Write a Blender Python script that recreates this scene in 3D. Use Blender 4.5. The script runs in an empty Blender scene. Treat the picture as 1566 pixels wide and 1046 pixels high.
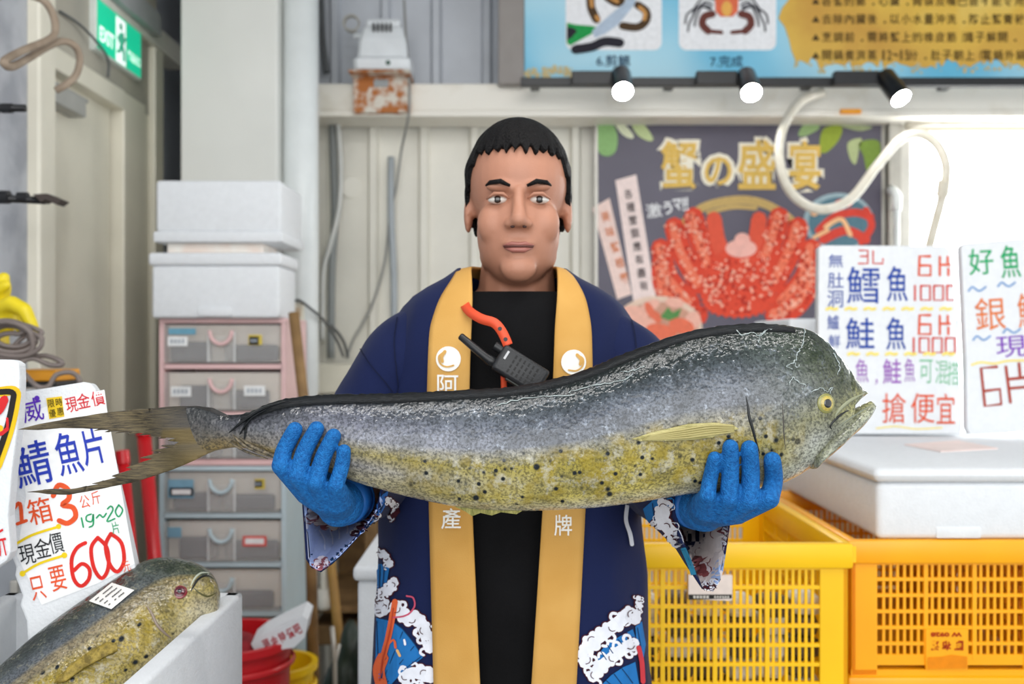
import bpy, bmesh, math, random
from mathutils import Vector, Matrix, Euler, noise
from mathutils.bvhtree import BVHTree
from mathutils.geometry import tessellate_polygon, delaunay_2d_cdt

random.seed(7)
SC = bpy.context.scene
COL = SC.collection

# ------------------------------------------------------------------ camera, world, light, exposure
F = 1566 * 35.0 / 36.0          # focal length in pixels of the 1566 x 1046 frame
CZ = 1.40                       # camera height
cam_d = bpy.data.cameras.new('camera')
cam_d.lens = 35.0
cam_d.sensor_width = 36.0
cam_d.sensor_fit = 'HORIZONTAL'
cam_d.clip_start = 0.02
cam_d.dof.use_dof = True
cam_d.dof.focus_distance = 1.13
cam_d.dof.aperture_fstop = 5.0
cam = bpy.data.objects.new('camera', cam_d)
cam.location = (0, 0, CZ)
cam.rotation_euler = (math.radians(90), 0, 0)
COL.objects.link(cam)
SC.camera = cam

W = bpy.data.worlds.new('overcast_daylight')
SC.world = W
W.use_nodes = True
bg = W.node_tree.nodes['Background']
bg.inputs[0].default_value = (0.93, 0.97, 1.0, 1)
bg.inputs[1].default_value = 0.85

def area(name, loc, target, sx, sy, watt, col=(1, 1, 1)):
    l = bpy.data.lights.new(name, 'AREA')
    l.shape = 'RECTANGLE'
    l.size = sx; l.size_y = sy; l.energy = watt; l.color = col
    o = bpy.data.objects.new(name, l)
    o.location = loc
    d = Vector(target) - Vector(loc)
    o.rotation_euler = d.to_track_quat('-Z', 'Y').to_euler()
    COL.objects.link(o)
    return o

area('shop_front_offscreen', (0.3, -2.2, 2.3), (0, 2.0, 1.3), 4.0, 2.4, 50, (1.0, 0.99, 0.97))
area('ceiling_tube_lamp_offscreen', (0.2, 0.55, 3.1), (0.05, 1.45, 1.0), 2.4, 0.05, 11, (1.0, 0.98, 0.95))
area('ceiling_tube_lamp_second_offscreen', (0.3, 1.15, 3.15), (0.1, 1.5, 1.0), 2.4, 0.05, 7, (1.0, 0.98, 0.95))

SC.view_settings.view_transform = 'Standard'
SC.view_settings.look = 'None'
SC.view_settings.gamma = 1.0
SC.view_settings.use_curve_mapping = False
SC.view_settings.exposure = 0.58

# ------------------------------------------------------------------ helpers
def P(px, py, d):
    """world point seen at a photograph pixel at depth d (metres)"""
    return Vector(((px - 783) / F * d, d, CZ - (py - 523) / F * d))

def lin(c):
    if isinstance(c, str):
        c = [int(c[i:i + 2], 16) / 255 for i in (0, 2, 4)]
    return tuple((v / 12.92 if v <= 0.04045 else ((v + 0.055) / 1.055) ** 2.4) for v in c[:3])

MATS = {}
def mat(name, col, rough=0.5, metal=0.0, var=0.06, scale=14.0, bump=0.0, bscale=120.0, col2=None,
        spec=0.5, alpha=1.0, coat=0.0, emit=0.0, trans=0.0, detail=3.0, sheen=0.0, thr=None):
    """procedural principled material: colour broken up by noise, fine relief by a second noise"""
    if name in MATS:
        return MATS[name]
    m = bpy.data.materials.new(name)
    m.use_nodes = True
    nt = m.node_tree
    b = nt.nodes['Principled BSDF']
    tc = nt.nodes.new('ShaderNodeTexCoord')
    nz = nt.nodes.new('ShaderNodeTexNoise')
    nz.inputs['Scale'].default_value = scale
    nz.inputs['Detail'].default_value = detail
    nt.links.new(tc.outputs['Object'], nz.inputs['Vector'])
    cr = nt.nodes.new('ShaderNodeValToRGB')
    c = lin(col)
    if col2 is None:
        a = tuple(max(0, v * (1 - var)) for v in c); d = tuple(min(1, v * (1 + var)) for v in c)
    else:
        a = c; d = lin(col2)
    lo, hi = thr if thr else (0.3, 0.7)
    cr.color_ramp.elements[0].position = lo; cr.color_ramp.elements[1].position = hi
    cr.color_ramp.elements[0].color = (*a, 1); cr.color_ramp.elements[1].color = (*d, 1)
    nt.links.new(nz.outputs['Fac'], cr.inputs['Fac'])
    nt.links.new(cr.outputs['Color'], b.inputs['Base Color'])
    b.inputs['Roughness'].default_value = rough
    b.inputs['Metallic'].default_value = metal
    b.inputs['Specular IOR Level'].default_value = spec
    b.inputs['Alpha'].default_value = alpha
    b.inputs['Coat Weight'].default_value = coat
    b.inputs['Transmission Weight'].default_value = trans
    b.inputs['Sheen Weight'].default_value = sheen
    if emit:
        nt.links.new(cr.outputs['Color'], b.inputs['Emission Color'])
        b.inputs['Emission Strength'].default_value = emit
    if bump:
        n2 = nt.nodes.new('ShaderNodeTexNoise')
        n2.inputs['Scale'].default_value = bscale
        n2.inputs['Detail'].default_value = 2
        nt.links.new(tc.outputs['Object'], n2.inputs['Vector'])
        bp = nt.nodes.new('ShaderNodeBump')
        bp.inputs['Strength'].default_value = bump
        bp.inputs['Distance'].default_value = 0.004
        nt.links.new(n2.outputs['Fac'], bp.inputs['Height'])
        nt.links.new(bp.outputs['Normal'], b.inputs['Normal'])
    MATS[name] = m
    return m

def ink(col, rough=0.6):
    """flat print or marker colour"""
    k = 'ink_' + col
    return mat(k, col, rough=rough, var=0.07, scale=60, spec=0.2)

def thing(name, label, cat, loc=(0, 0, 0), rotz=0.0, group=None, rot=None):
    o = bpy.data.objects.new(name, None)
    o.empty_display_size = 0.05
    COL.objects.link(o)
    o.location = loc
    o.rotation_euler = rot if rot else (0, 0, rotz)
    tag(o, label, cat, group)
    return o

def tag(o, label, cat, group=None):
    o['label'] = label; o['category'] = cat
    if group:
        o['group'] = group
    return o

def struct(o):
    o['kind'] = 'structure'
    return o

def root_matrix(o):
    m = Matrix.LocRotScale(o.location, o.rotation_euler, None)
    return root_matrix(o.parent) @ m if o.parent else m

class MB:
    """collects geometry, then links it as ONE mesh object"""
    def __init__(s):
        s.v = []; s.f = []; s.mi = []
        s.cur = 0
    def add(s, vs, fs):
        n = len(s.v)
        s.v += [Vector(p) for p in vs]
        s.f += [tuple(i + n for i in f) for f in fs]
        s.mi += [s.cur] * len(fs)
        return s
    def bm(s, b):
        b.verts.index_update()
        s.add([v.co.copy() for v in b.verts], [[v.index for v in f.verts] for f in b.faces])
        b.free()
        return s
    def box(s, c, size, rot=None, bevel=0.0, seg=2, taper=1.0):
        b = bmesh.new()
        bmesh.ops.create_cube(b, size=1)
        for v in b.verts:
            k = taper if v.co.z < 0 else 1.0
            v.co = Vector((v.co.x * size[0] * k, v.co.y * size[1] * k, v.co.z * size[2]))
        if bevel:
            bmesh.ops.bevel(b, geom=list(b.edges), offset=bevel, segments=seg, affect='EDGES', profile=0.5)
        R = (rot.to_matrix() if isinstance(rot, Euler) else rot) if rot is not None else Matrix.Identity(3)
        for v in b.verts:
            v.co = R @ v.co + Vector(c)
        return s.bm(b)
    def lohi(s, lo, hi, bevel=0.0, seg=2, taper=1.0):
        lo = Vector(lo); hi = Vector(hi)
        return s.box((lo + hi) / 2, hi - lo, None, bevel, seg, taper)
    def tube(s, pts, r, seg=8, caps=True, flat=1.0):
        pts = [Vector(p) for p in pts]
        n = len(pts)
        rs = r if isinstance(r, (list, tuple)) else [r] * n
        rings = []
        up = None
        for i, p in enumerate(pts):
            t = (pts[min(i + 1, n - 1)] - pts[max(i - 1, 0)])
            if t.length < 1e-9:
                t = Vector((0, 0, 1))
            t.normalize()
            if up is None:
                up = Vector((0, 0, 1)) if abs(t.z) < 0.9 else Vector((0, -1, 0))
            a = (up - t * up.dot(t)).normalized()
            up = a
            b = t.cross(a)
            rings.append([p + (a * math.cos(2 * math.pi * k / seg) * flat + b * math.sin(2 * math.pi * k / seg)) * rs[i] for k in range(seg)])
        vs = [q for rg in rings for q in rg]
        fs = [(i * seg + k, i * seg + (k + 1) % seg, (i + 1) * seg + (k + 1) % seg, (i + 1) * seg + k) for i in range(n - 1) for k in range(seg)]
        if caps:
            fs.append(tuple(range(seg - 1, -1, -1)))
            fs.append(tuple((n - 1) * seg + k for k in range(seg)))
        return s.add(vs, fs)
    def lathe(s, prof, c, seg=24, R=None, closed=False):
        """prof: list of (radius, height) about z, moved to c"""
        vs = []; fs = []
        R = R or Matrix.Identity(3)
        for (r, h) in prof:
            for k in range(seg):
                a = 2 * math.pi * k / seg
                vs.append(R @ Vector((r * math.cos(a), r * math.sin(a), h)) + Vector(c))
        m = len(prof)
        for i in range(m - 1):
            for k in range(seg):
                fs.append((i * seg + k, i * seg + (k + 1) % seg, (i + 1) * seg + (k + 1) % seg, (i + 1) * seg + k))
        if closed:
            for k in range(seg):
                fs.append(((m - 1) * seg + k, (m - 1) * seg + (k + 1) % seg, (k + 1) % seg, k))
        return s.add(vs, fs)
    def ell(s, c, r, seg=20, rings=12, R=None):
        b = bmesh.new()
        bmesh.ops.create_uvsphere(b, u_segments=seg, v_segments=rings, radius=1)
        R = R or Matrix.Identity(3)
        for v in b.verts:
            v.co = R @ Vector((v.co.x * r[0], v.co.y * r[1], v.co.z * r[2])) + Vector(c)
        return s.bm(b)
    def capsule(s, pts, rs, seg=14):
        """fat chain with rounded ends, closed surface per piece (for remeshing)"""
        for i in range(len(pts) - 1):
            s.tube([pts[i], pts[i + 1]], [rs[i], rs[i + 1]], seg)
        for p, r in zip(pts, rs):
            s.ell(p, (r, r, r), seg, 8)
        return s
    def prism(s, poly, off):
        """3-D polygon extruded by vector off"""
        poly = [Vector(p) for p in poly]; off = Vector(off)
        n = len(poly)
        tri = tessellate_polygon([poly])
        vs = poly + [p + off for p in poly]
        fs = [tuple(t) for t in tri] + [tuple(i + n for i in reversed(t)) for t in tri]
        fs += [(i, (i + 1) % n, (i + 1) % n + n, i + n) for i in range(n)]
        return s.add(vs, fs)
    def build(s, name, m, parent=None, smooth=False, world=True, auto=None, attrs=None):
        me = bpy.data.meshes.new(name)
        vs = s.v
        if parent is not None and world:
            inv = root_matrix(parent).inverted()
            vs = [inv @ p for p in vs]
        me.from_pydata([tuple(p) for p in vs], [], s.f)
        b = bmesh.new(); b.from_mesh(me)
        if attrs is None:
            bmesh.ops.recalc_face_normals(b, faces=b.faces)
        b.to_mesh(me); b.free()
        for x in (m if isinstance(m, (list, tuple)) else [m]):
            me.materials.append(x)
        if any(s.mi):
            me.polygons.foreach_set('material_index', s.mi)
        if smooth:
            me.polygons.foreach_set('use_smooth', [True] * len(me.polygons))
        o = bpy.data.objects.new(name, me)
        COL.objects.link(o)
        if parent is not None:
            o.parent = parent
        if auto:
            smooth_angle(o, auto)
        return o

def smooth_angle(o, deg):
    me = o.data
    me.polygons.foreach_set('use_smooth', [True] * len(me.polygons))
    b = bmesh.new(); b.from_mesh(me)
    lim = math.radians(deg)
    for e in b.edges:
        if len(e.link_faces) == 2 and e.calc_face_angle(0) > lim:
            e.smooth = False
    b.to_mesh(me); b.free()

def apply_mods(o):
    dg = bpy.context.evaluated_depsgraph_get()
    dg.update()
    me = bpy.data.meshes.new_from_object(o.evaluated_get(dg), depsgraph=dg)
    old = o.data
    o.modifiers.clear()
    o.data = me
    me.name = old.name
    bpy.data.meshes.remove(old)
    return o

def remesh(o, voxel, smooth_it=4, fac=0.5):
    r = o.modifiers.new('remesh', 'REMESH'); r.mode = 'VOXEL'; r.voxel_size = voxel; r.use_smooth_shade = True
    if smooth_it:
        k = o.modifiers.new('smooth', 'SMOOTH'); k.iterations = smooth_it; k.factor = fac
    mats = list(o.data.materials)
    apply_mods(o)
    if not o.data.materials:
        for x in mats:
            o.data.materials.append(x)
    o.data.polygons.foreach_set('use_smooth', [True] * len(o.data.polygons))
    return o

def solidify(o, t, offset=0.0, mat_off=0, sub=0):
    if sub:
        u = o.modifiers.new('sub', 'SUBSURF'); u.levels = sub; u.render_levels = sub
    m = o.modifiers.new('solid', 'SOLIDIFY'); m.thickness = t; m.offset = offset; m.material_offset = mat_off
    m.use_rim = True
    apply_mods(o)
    return o

def copy_tree(o, parent=None):
    c = o.copy()
    COL.objects.link(c)
    c.parent = parent
    for ch in [x for x in o.children]:
        copy_tree(ch, c)
    return c

def bvh_of(*objs):
    vs = []; fs = []
    for o in objs:
        M = root_matrix(o)
        n = len(vs)
        vs += [M @ v.co for v in o.data.vertices]
        fs += [tuple(i + n for i in p.vertices) for p in o.data.polygons]
    return BVHTree.FromPolygons(vs, fs)

# --- maps from photograph pixels to points of a surface of the place
EYE = Vector((0, 0, CZ))
def on_plane(O, n, eps=0.0012):
    O = Vector(O); n = Vector(n).normalized()
    def f(px, py, lift=0.0):
        d = P(px, py, 1.0) - EYE
        t = (O - EYE).dot(n) / d.dot(n)
        return EYE + d * t + n * (eps + lift)
    f.n = n
    return f
def on_surf(bvh, eps=0.0012):
    def f(px, py, lift=0.0):
        d = (P(px, py, 1.0) - EYE).normalized()
        h, n, i, dist = bvh.ray_cast(EYE, d)
        if h is None:
            return None
        if n.dot(d) > 0:
            n = -n
        return h + n * (eps + lift) - d * 0.0004
    return f

def cr_spline(pts, n=6, closed=False):
    """Catmull-Rom through points of any dimension"""
    out = []
    m = len(pts)
    rng = range(m if closed else m - 1)
    for i in rng:
        p0 = pts[(i - 1) % m] if closed else pts[max(i - 1, 0)]
        p1 = pts[i]; p2 = pts[(i + 1) % m]
        p3 = pts[(i + 2) % m] if closed else pts[min(i + 2, m - 1)]
        for k in range(n):
            t = k / n
            out.append(tuple(0.5 * ((2 * b) + (-a + c) * t + (2 * a - 5 * b + 4 * c - d) * t * t + (-a + 3 * b - 3 * c + d) * t ** 3)
                             for a, b, c, d in zip(p0, p1, p2, p3)))
    if not closed:
        out.append(tuple(pts[-1]))
    return out

def interp(tab, x):
    """smooth-ish table lookup: tab is [(x, value...)] sorted"""
    if x <= tab[0][0]:
        return tab[0][1:]
    for a, b in zip(tab, tab[1:]):
        if x <= b[0]:
            t = (x - a[0]) / (b[0] - a[0])
            return tuple(p + (q - p) * t for p, q in zip(a[1:], b[1:]))
    return tab[-1][1:]

class Flat(MB):
    """flat print: shapes given in photograph pixels and laid on a surface by a map"""
    def __init__(s, mapf, lift=0.0):
        super().__init__(); s.map = mapf; s.lift = lift; s.n = 0; s.inc = 1.5e-5; s.marks = []; s.auto = False
    def g(s):
        s.marks.append(len(s.f)); s.auto = False
        return s
    def put(s, pts, faces):
        s.n += 1
        w = [s.map(x, y, s.lift + (s.n % 40) * s.inc) for x, y in pts]
        ok = [f for f in faces if all(w[i] is not None for i in f)]
        used = sorted({i for f in ok for i in f})
        re = {i: k for k, i in enumerate(used)}
        if ok:
            s.add([w[i] for i in used], [tuple(re[i] for i in f) for f in ok])
        return s
    def poly(s, pts, dense=0.0):
        pts = [tuple(p[:2]) for p in pts]
        if dense:
            bound = []
            for a, b in zip(pts, pts[1:] + pts[:1]):
                L = math.hypot(b[0] - a[0], b[1] - a[1]); n = max(1, int(L / dense))
                bound += [(a[0] + (b[0] - a[0]) * k / n, a[1] + (b[1] - a[1]) * k / n) for k in range(n)]
            xs = [p[0] for p in pts]; ys = [p[1] for p in pts]
            inner = []
            y = min(ys) + dense * 0.5
            while y < max(ys):
                x = min(xs) + dense * 0.5
                while x < max(xs):
                    inner.append((x, y)); x += dense
                y += dense
            nb = len(bound)
            allp = [Vector(p) for p in bound + inner]
            r = delaunay_2d_cdt(allp, [(i, (i + 1) % nb) for i in range(nb)], [tuple(range(nb))], 1, 1e-4)
            return s.put([tuple(v) for v in r[0]], [tuple(f) for f in r[2]])
        tri = tessellate_polygon([[Vector((x, y, 0)) for x, y in pts]])
        return s.put(pts, [tuple(t) for t in tri])
    def disc(s, cx, cy, rx, ry=None, rot=0.0, n=20, dense=0.0):
        ry = rx if ry is None else ry
        c = math.cos(math.radians(rot)); q = math.sin(math.radians(rot))
        return s.poly([(cx + rx * math.cos(2 * math.pi * k / n) * c - ry * math.sin(2 * math.pi * k / n) * q,
                        cy + rx * math.cos(2 * math.pi * k / n) * q + ry * math.sin(2 * math.pi * k / n) * c) for k in range(n)], dense)
    def stroke(s, pts, w, n=5, taper=None, curve=True):
        """marker line of width w px with round ends"""
        if s.auto:
            s.g()
        q = cr_spline([tuple(p) for p in pts], n) if curve and len(pts) > 2 else [tuple(p) for p in pts]
        if len(q) == 2:
            q = [q[0], ((q[0][0] + q[1][0]) / 2, (q[0][1] + q[1][1]) / 2), q[1]]
        m = len(q); L = []; R = []
        for i, p in enumerate(q):
            a = q[max(i - 1, 0)]; b = q[min(i + 1, m - 1)]
            dx, dy = b[0] - a[0], b[1] - a[1]
            l = math.hypot(dx, dy) or 1
            k = 0.5 * w
            if taper:
                t = i / (m - 1)
                k *= taper[0] + (taper[1] - taper[0]) * t
            L.append((p[0] - dy / l * k, p[1] + dx / l * k)); R.append((p[0] + dy / l * k, p[1] - dx / l * k))
        s.put(L + R, [(i, i + 1, m + i + 1, m + i) for i in range(m - 1)])
        if not taper:
            s.disc(*q[0], w / 2, n=8); s.disc(*q[-1], w / 2, n=8)
        return s
    def glyph(s, text, cx, cy, w, h, rot=0.0, bold=0.0, shear=0.0):
        s.g(); s.auto = True
        vs, fs = glyph_mesh(text, bold)
        c = math.cos(math.radians(rot)); q = math.sin(math.radians(rot))
        pts = []
        for x, y in vs:
            X = (x - 0.5) * w + shear * (y - 0.5) * h; Y = (0.5 - y) * h
            pts.append((cx + X * c - Y * q, cy + X * q + Y * c))
        return s.put(pts, fs)

    def build(s, name, m, parent=None, **kw):
        """one object for each marked piece (character, motif)"""
        cuts = sorted({i for i in s.marks if 0 < i < len(s.f)})
        if not cuts:
            return MB.build(s, name, m, parent, **kw)
        first = None
        for a, b in zip([0] + cuts, cuts + [len(s.f)]):
            fs = s.f[a:b]
            used = sorted({i for f in fs for i in f}); re = {i: k for k, i in enumerate(used)}
            o = MB().add([s.v[i] for i in used], [tuple(re[i] for i in f) for f in fs]).build(name, m, parent, **kw)
            first = first or o
        return first

GL = {}
def glyph_mesh(text, bold=0.0):
    k = (text, bold)
    if k not in GL:
        cu = bpy.data.curves.new('glyph', 'FONT')
        cu.body = text; cu.size = 1.0; cu.resolution_u = 3; cu.offset = bold
        cu.fill_mode = 'FRONT'
        o = bpy.data.objects.new('glyph', cu)
        COL.objects.link(o)
        dg = bpy.context.evaluated_depsgraph_get(); dg.update()
        me = bpy.data.meshes.new_from_object(o.evaluated_get(dg), depsgraph=dg)
        vs = [(v.co.x, v.co.y) for v in me.vertices]
        fs = [tuple(p.vertices) for p in me.polygons]
        bpy.data.objects.remove(o); bpy.data.curves.remove(cu); bpy.data.meshes.remove(me)
        if not vs:
            GL[k] = ([], [])
            return GL[k]
        x0 = min(v[0] for v in vs); x1 = max(v[0] for v in vs); y0 = min(v[1] for v in vs); y1 = max(v[1] for v in vs)
        GL[k] = ([((x - x0) / max(x1 - x0, 1e-6), (y - y0) / max(y1 - y0, 1e-6)) for x, y in vs], fs)
    return GL[k]
# ------------------------------------------------------------------ the setting
XL = -1.35                      # face of the left wall
YB = 4.05                       # face of the back wall
def dl(px):                     # depth at which the left wall face is seen at a pixel column
    return XL * F / (px - 783)

m_floor = mat('wet_concrete', '8f918e', 0.35, var=0.2, scale=3, bump=0.3, bscale=30)
m_wall_low = mat('cream_sheet_paint', 'e2dfd4', 0.45, var=0.06, scale=5, bump=0.05)
m_wall_up = mat('grey_sheet_paint', 'c3c7ce', 0.45, var=0.07, scale=5, bump=0.05)
m_cream = mat('cream_gloss_paint', 'e9e4d3', 0.35, var=0.04, scale=6)
m_greywall = mat('grey_blotched_plaster', '9ea1a9', 0.7, col2='b9bcc2', scale=9, bump=0.2, bscale=60, thr=(0.35, 0.6))
m_column = mat('white_column_paint', 'dcddd8', 0.5, var=0.04, scale=3)
m_beam = mat('white_beam_paint', 'ebe7dd', 0.5, col2='d9d2c2', scale=9, thr=(0.55, 0.85))
m_pvc = mat('white_pvc', 'e3e8e8', 0.3, var=0.03)
m_pvc_green = mat('pale_green_pvc', 'c5d3cc', 0.4, var=0.04)
m_alu = mat('aluminium', 'b9b6ae', 0.4, metal=0.4, var=0.08, scale=20)
m_foam = mat('styrofoam', 'e4e7ea', 0.75, var=0.025, scale=60, bump=0.25, bscale=260, spec=0.25)
m_black = mat('black_plastic', '17181b', 0.4, var=0.2, scale=40)
m_wood = mat('weathered_wood', '9c7a4e', 0.7, col2='6f5433', scale=12, bump=0.3, bscale=90)

struct(MB().lohi((-3.2, -3.0, -0.06), (4.2, 5.70, 0.0)).build('floor', m_floor))

def corrugated(name, x0, x1, z0, z1, y, m, pitch=0.205, off=0.0):
    prof = []
    x = x0 - pitch + off
    while x < x1:
        prof += [(x, 0), (x + pitch * 0.60, 0), (x + pitch * 0.66, -0.028), (x + pitch * 0.78, -0.028), (x + pitch * 0.84, 0)]
        x += pitch
    prof = [p for p in prof if x0 <= p[0] <= x1]
    vs = []; fs = []
    n = len(prof)
    for (px, dy) in prof:
        vs += [(px, y + dy, z0), (px, y + dy, z1), (px, y + 0.06, z0), (px, y + 0.06, z1)]
    for i in range(n - 1):
        a = i * 4; b = a + 4
        fs += [(a, b, b + 1, a + 1), (a + 2, a + 3, b + 3, b + 2), (a + 1, b + 1, b + 3, a + 3), (a, a + 2, b + 2, b)]
    fs += [(0, 1, 3, 2), ((n - 1) * 4, (n - 1) * 4 + 2, (n - 1) * 4 + 3, (n - 1) * 4 + 1)]
    return struct(MB().add(vs, fs).build(name, m))

corrugated('wall_back', -1.12, 1.58, 0.0, 2.34, YB, m_wall_low)
corrugated('wall_back_upper', -1.12, 4.2, 2.34, 3.3, YB, m_wall_up, off=0.05)
struct(MB().lohi((-1.60, 5.60, 0), (-1.06, 5.66, 3.3)).lohi((-1.60, 3.70, 0), (-1.47, 5.62, 3.3)).lohi((-1.14, YB + 0.05, 0), (-1.06, 5.62, 3.3)).build('wall_recess', m_wall_up))
# below and beside the glass blocks
struct(MB().lohi((1.58, YB, 0), (4.2, YB + 0.06, 0.72)).build('wall_back_right', m_wall_low))

struct(MB().lohi((-1.6, -0.6, 3.3), (4.2, 5.70, 3.36)).build('ceiling', mat('grey_roof_sheet', '9a9c9e', 0.6, var=0.06, scale=4)))
# horizontal steel beam, its dark lower flange, the lower rail
o = struct(MB().lohi((-0.78, 3.85, 2.292), (4.2, YB - 0.03, 2.40), 0.006).build('trim_1', m_beam))
fl = MB().lohi((-0.78, 3.83, 2.268), (4.2, YB - 0.03, 2.290), 0.003).build('flange', m_beam, o)
struct(MB().lohi((-0.78, 3.86, 1.20), (1.58, YB - 0.03, 1.315), 0.006).build('trim_2', m_cream))

# left wall with door opening
d0, d1 = dl(68), dl(187)
struct(MB().lohi((XL - 0.12, -0.4, 0), (XL, dl(44), 3.3)).build('wall_left', m_greywall))
struct(MB().lohi((XL - 0.12, dl(44), 2.24), (XL, 3.78, 3.3)).build('wall_left_upper', mat('beige_plaster', 'bdb7a8', 0.6, col2='a9a59a', scale=7)))
struct(MB().lohi((XL - 0.12, dl(214), 0), (XL, 3.78, 2.24)).build('wall_left_rear', m_cream))
struct(MB().lohi((XL - 0.12, dl(42), 0), (XL + 0.035, dl(68), 3.3), 0.008).build('trim_3', m_cream))      # tall post beside the door
struct(MB().lohi((XL - 0.10, dl(185), 0), (XL + 0.012, dl(218), 2.265), 0.006).lohi((XL - 0.12, dl(185) - 0.06, 0), (XL - 0.077, dl(185) + 0.02, 2.25)).build('trim_4', m_cream))
struct(MB().lohi((XL - 0.10, dl(67), 2.20), (XL + 0.014, dl(186), 2.268), 0.006).build('trim_5', m_cream))
struct(MB().lohi((XL - 0.05, 3.70, 0), (XL + 0.025, 3.79, 2.50), 0.006).build('trim_6', m_cream))
struct(MB().lohi((XL - 0.05, 3.20, 2.50), (XL + 0.03, 4.03, 2.582), 0.008).build('trim_7', m_beam))
door = struct(MB().lohi((XL - 0.075, d0, 0.01), (XL - 0.035, dl(185) - 0.012, 2.20)).build('door_1', m_cream))
MB().lohi((XL - 0.036, d0 + 0.02, 2.10), (XL + 0.02, d0 + 0.24, 2.16), 0.006).lohi((XL - 0.02, d0 + 0.02, 2.16), (XL + 0.0, d0 + 0.30, 2.172), 0.002).build('door_closer', mat('closer_grey', 'a9a9a4', 0.45), door)
hm = MB()
hm.tube([(XL - 0.035, d0 + 0.06, 1.02), (XL + 0.01, d0 + 0.06, 1.02), (XL + 0.012, d0 + 0.16, 1.02)], 0.009)
hm.build('door_handle', m_alu, door)

# column and drain pipes
struct(MB().lohi((P(276, 0, 3.4).x, 3.40, 0), (P(424, 0, 3.4).x, 3.80, 3.3), 0.006).build('column', m_column))
xg = P(436, 0, 3.62).x
tag(MB().tube([(xg, 3.66, 0), (xg, 3.66, 3.3)], 0.045, 20).build('drain_pipe', m_pvc_green, smooth=True), 'slim pale green drain pipe squeezed between square column and thick white pipe', 'pipe')
xp = P(460, 0, 3.5).x
t = thing('drain_pipe', 'thick white vertical drain pipe standing beside the square column', 'pipe', (xp, 3.5, 0))
MB().tube([(xp, 3.5, 0), (xp, 3.5, 3.3)], 0.062, 28).build('pipe', m_pvc, t, smooth=True)
MB().tube([(xp, 3.5, 0.9), (xp, 3.5, 1.02)], 0.068, 28).build('pipe_collar', m_pvc, t, auto=40)

# window of glass blocks
WX0, WZ1 = P(1392, 0, YB).x, P(0, 203, YB).z
win = struct(MB().lohi((WX0 - 0.03, YB + 0.0, 0.70), (4.2, YB + 0.02, WZ1 + 0.02)).build('window_1', mat('white_mortar', 'd9dfe2', 0.8)))
m_gb = mat('lit_glass_block', 'fdffff', 0.15, var=0.01, emit=5.0)
bk = None
nz = int((WZ1 - 0.72) / 0.19)
for i in range(9):
    for j in range(nz):
        x = WX0 + 0.095 + i * 0.19; z = WZ1 - 0.095 - j * 0.19
        if bk is None:
            bk = MB().box((0, 0, 0), (0.180, 0.05, 0.180), None, 0.014, 2).build('glass_block', m_gb, win, world=False)
            b_ = bk
        else:
            b_ = bk.copy(); COL.objects.link(b_)
        b_.parent = win
        b_.location = (x, YB + 0.0, z)
# aluminium posts beside the window
struct(MB().lohi((P(1353, 0, 4.0).x, 3.95, 0.0), (P(1372, 0, 4.0).x, YB, 2.29), 0.005).build('trim_8', m_alu))
struct(MB().lohi((P(1374, 0, 4.0).x, 3.98, 0.0), (P(1390, 0, 4.0).x, YB, 2.29), 0.005).build('trim_9', mat('white_frame', 'd6d4cd', 0.5)))
struct(MB().lohi((P(1386, 0, 4.0).x, 3.97, P(0, 196, 4).z - 0.02), (4.2, YB, 2.27), 0.004).build('trim_10', mat('window_head_paint', 'd9d3c4', 0.5)))

# ------------------------------------------------------------------ upper banner with two photo cards
m_banner = None
def banner_mat():
    m = bpy.data.materials.new('water_print'); m.use_nodes = True
    nt = m.node_tree; b = nt.nodes['Principled BSDF']
    tc = nt.nodes.new('ShaderNodeTexCoord')
    w = nt.nodes.new('ShaderNodeTexWave'); w.inputs['Scale'].default_value = 0.8; w.inputs['Distortion'].default_value = 7; w.inputs['Detail'].default_value = 3
    w.bands_direction = 'DIAGONAL'
    nt.links.new(tc.outputs['Object'], w.inputs['Vector'])
    r = nt.nodes.new('ShaderNodeValToRGB')
    r.color_ramp.elements[0].color = (*lin('63bbdd'), 1); r.color_ramp.elements[1].color = (*lin('b0dcec'), 1)
    nt.links.new(w.outputs['Fac'], r.inputs['Fac']); nt.links.new(r.outputs['Color'], b.inputs['Base Color'])
    b.inputs['Roughness'].default_value = 0.45
    return m
YS = 3.80
x0 = P(802, 0, YS).x; zb = P(0, 121, YS).z
t = thing('information_banner', 'blue water printed banner with cooking steps and gold text panel above track lights', 'banner', (x0 + 1.6, YS, zb))
MB().lohi((x0, YS, zb), (x0 + 3.2, YS + 0.03, zb + 0.75), 0.003).build('panel', banner_mat(), t)
MB().lohi((x0 - 0.10, YS - 0.004, zb - 0.02), (x0 - 0.001, YS + 0.04, zb + 0.75), 0.004).build('side_frame', mat('grey_frame', '8d8783', 0.5), t)
fm = on_plane((0, YS, 0), (0, -1, 0), 0.0015)
def rrect(xa, ya, xb, yb, r, n=5):
    out = []
    for cx, cy, a0 in ((xb - r, yb - r, 0), (xa + r, yb - r, 90), (xa + r, ya + r, 180), (xb - r, ya + r, 270)):
        out += [(cx + r * math.cos(math.radians(a0 + 90 * k / n)), cy + r * math.sin(math.radians(a0 + 90 * k / n))) for k in range(n + 1)]
    return out
card = Flat(fm).poly(rrect(865, -90, 1012, 77, 12)).build('photo_card', ink('eeeff2'), t)
card2 = Flat(fm).poly(rrect(1038, -90, 1187, 77, 12)).build('photo_card', ink('eeeff2'), t)
k = Flat(fm, 0.002)
k.poly([(867, 35), (880, 38), (905, 40), (913, 42), (905, 52), (890, 60), (872, 70), (867, 66)]).build('scissor_handle', ink('1f9a4c'), card)
k = Flat(fm, 0.003); k.poly([(867, 42), (876, 43), (883, 48), (874, 58), (867, 62)]); k.stroke([(880, 76), (905, 72), (925, 64), (948, 66)], 14)
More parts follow.
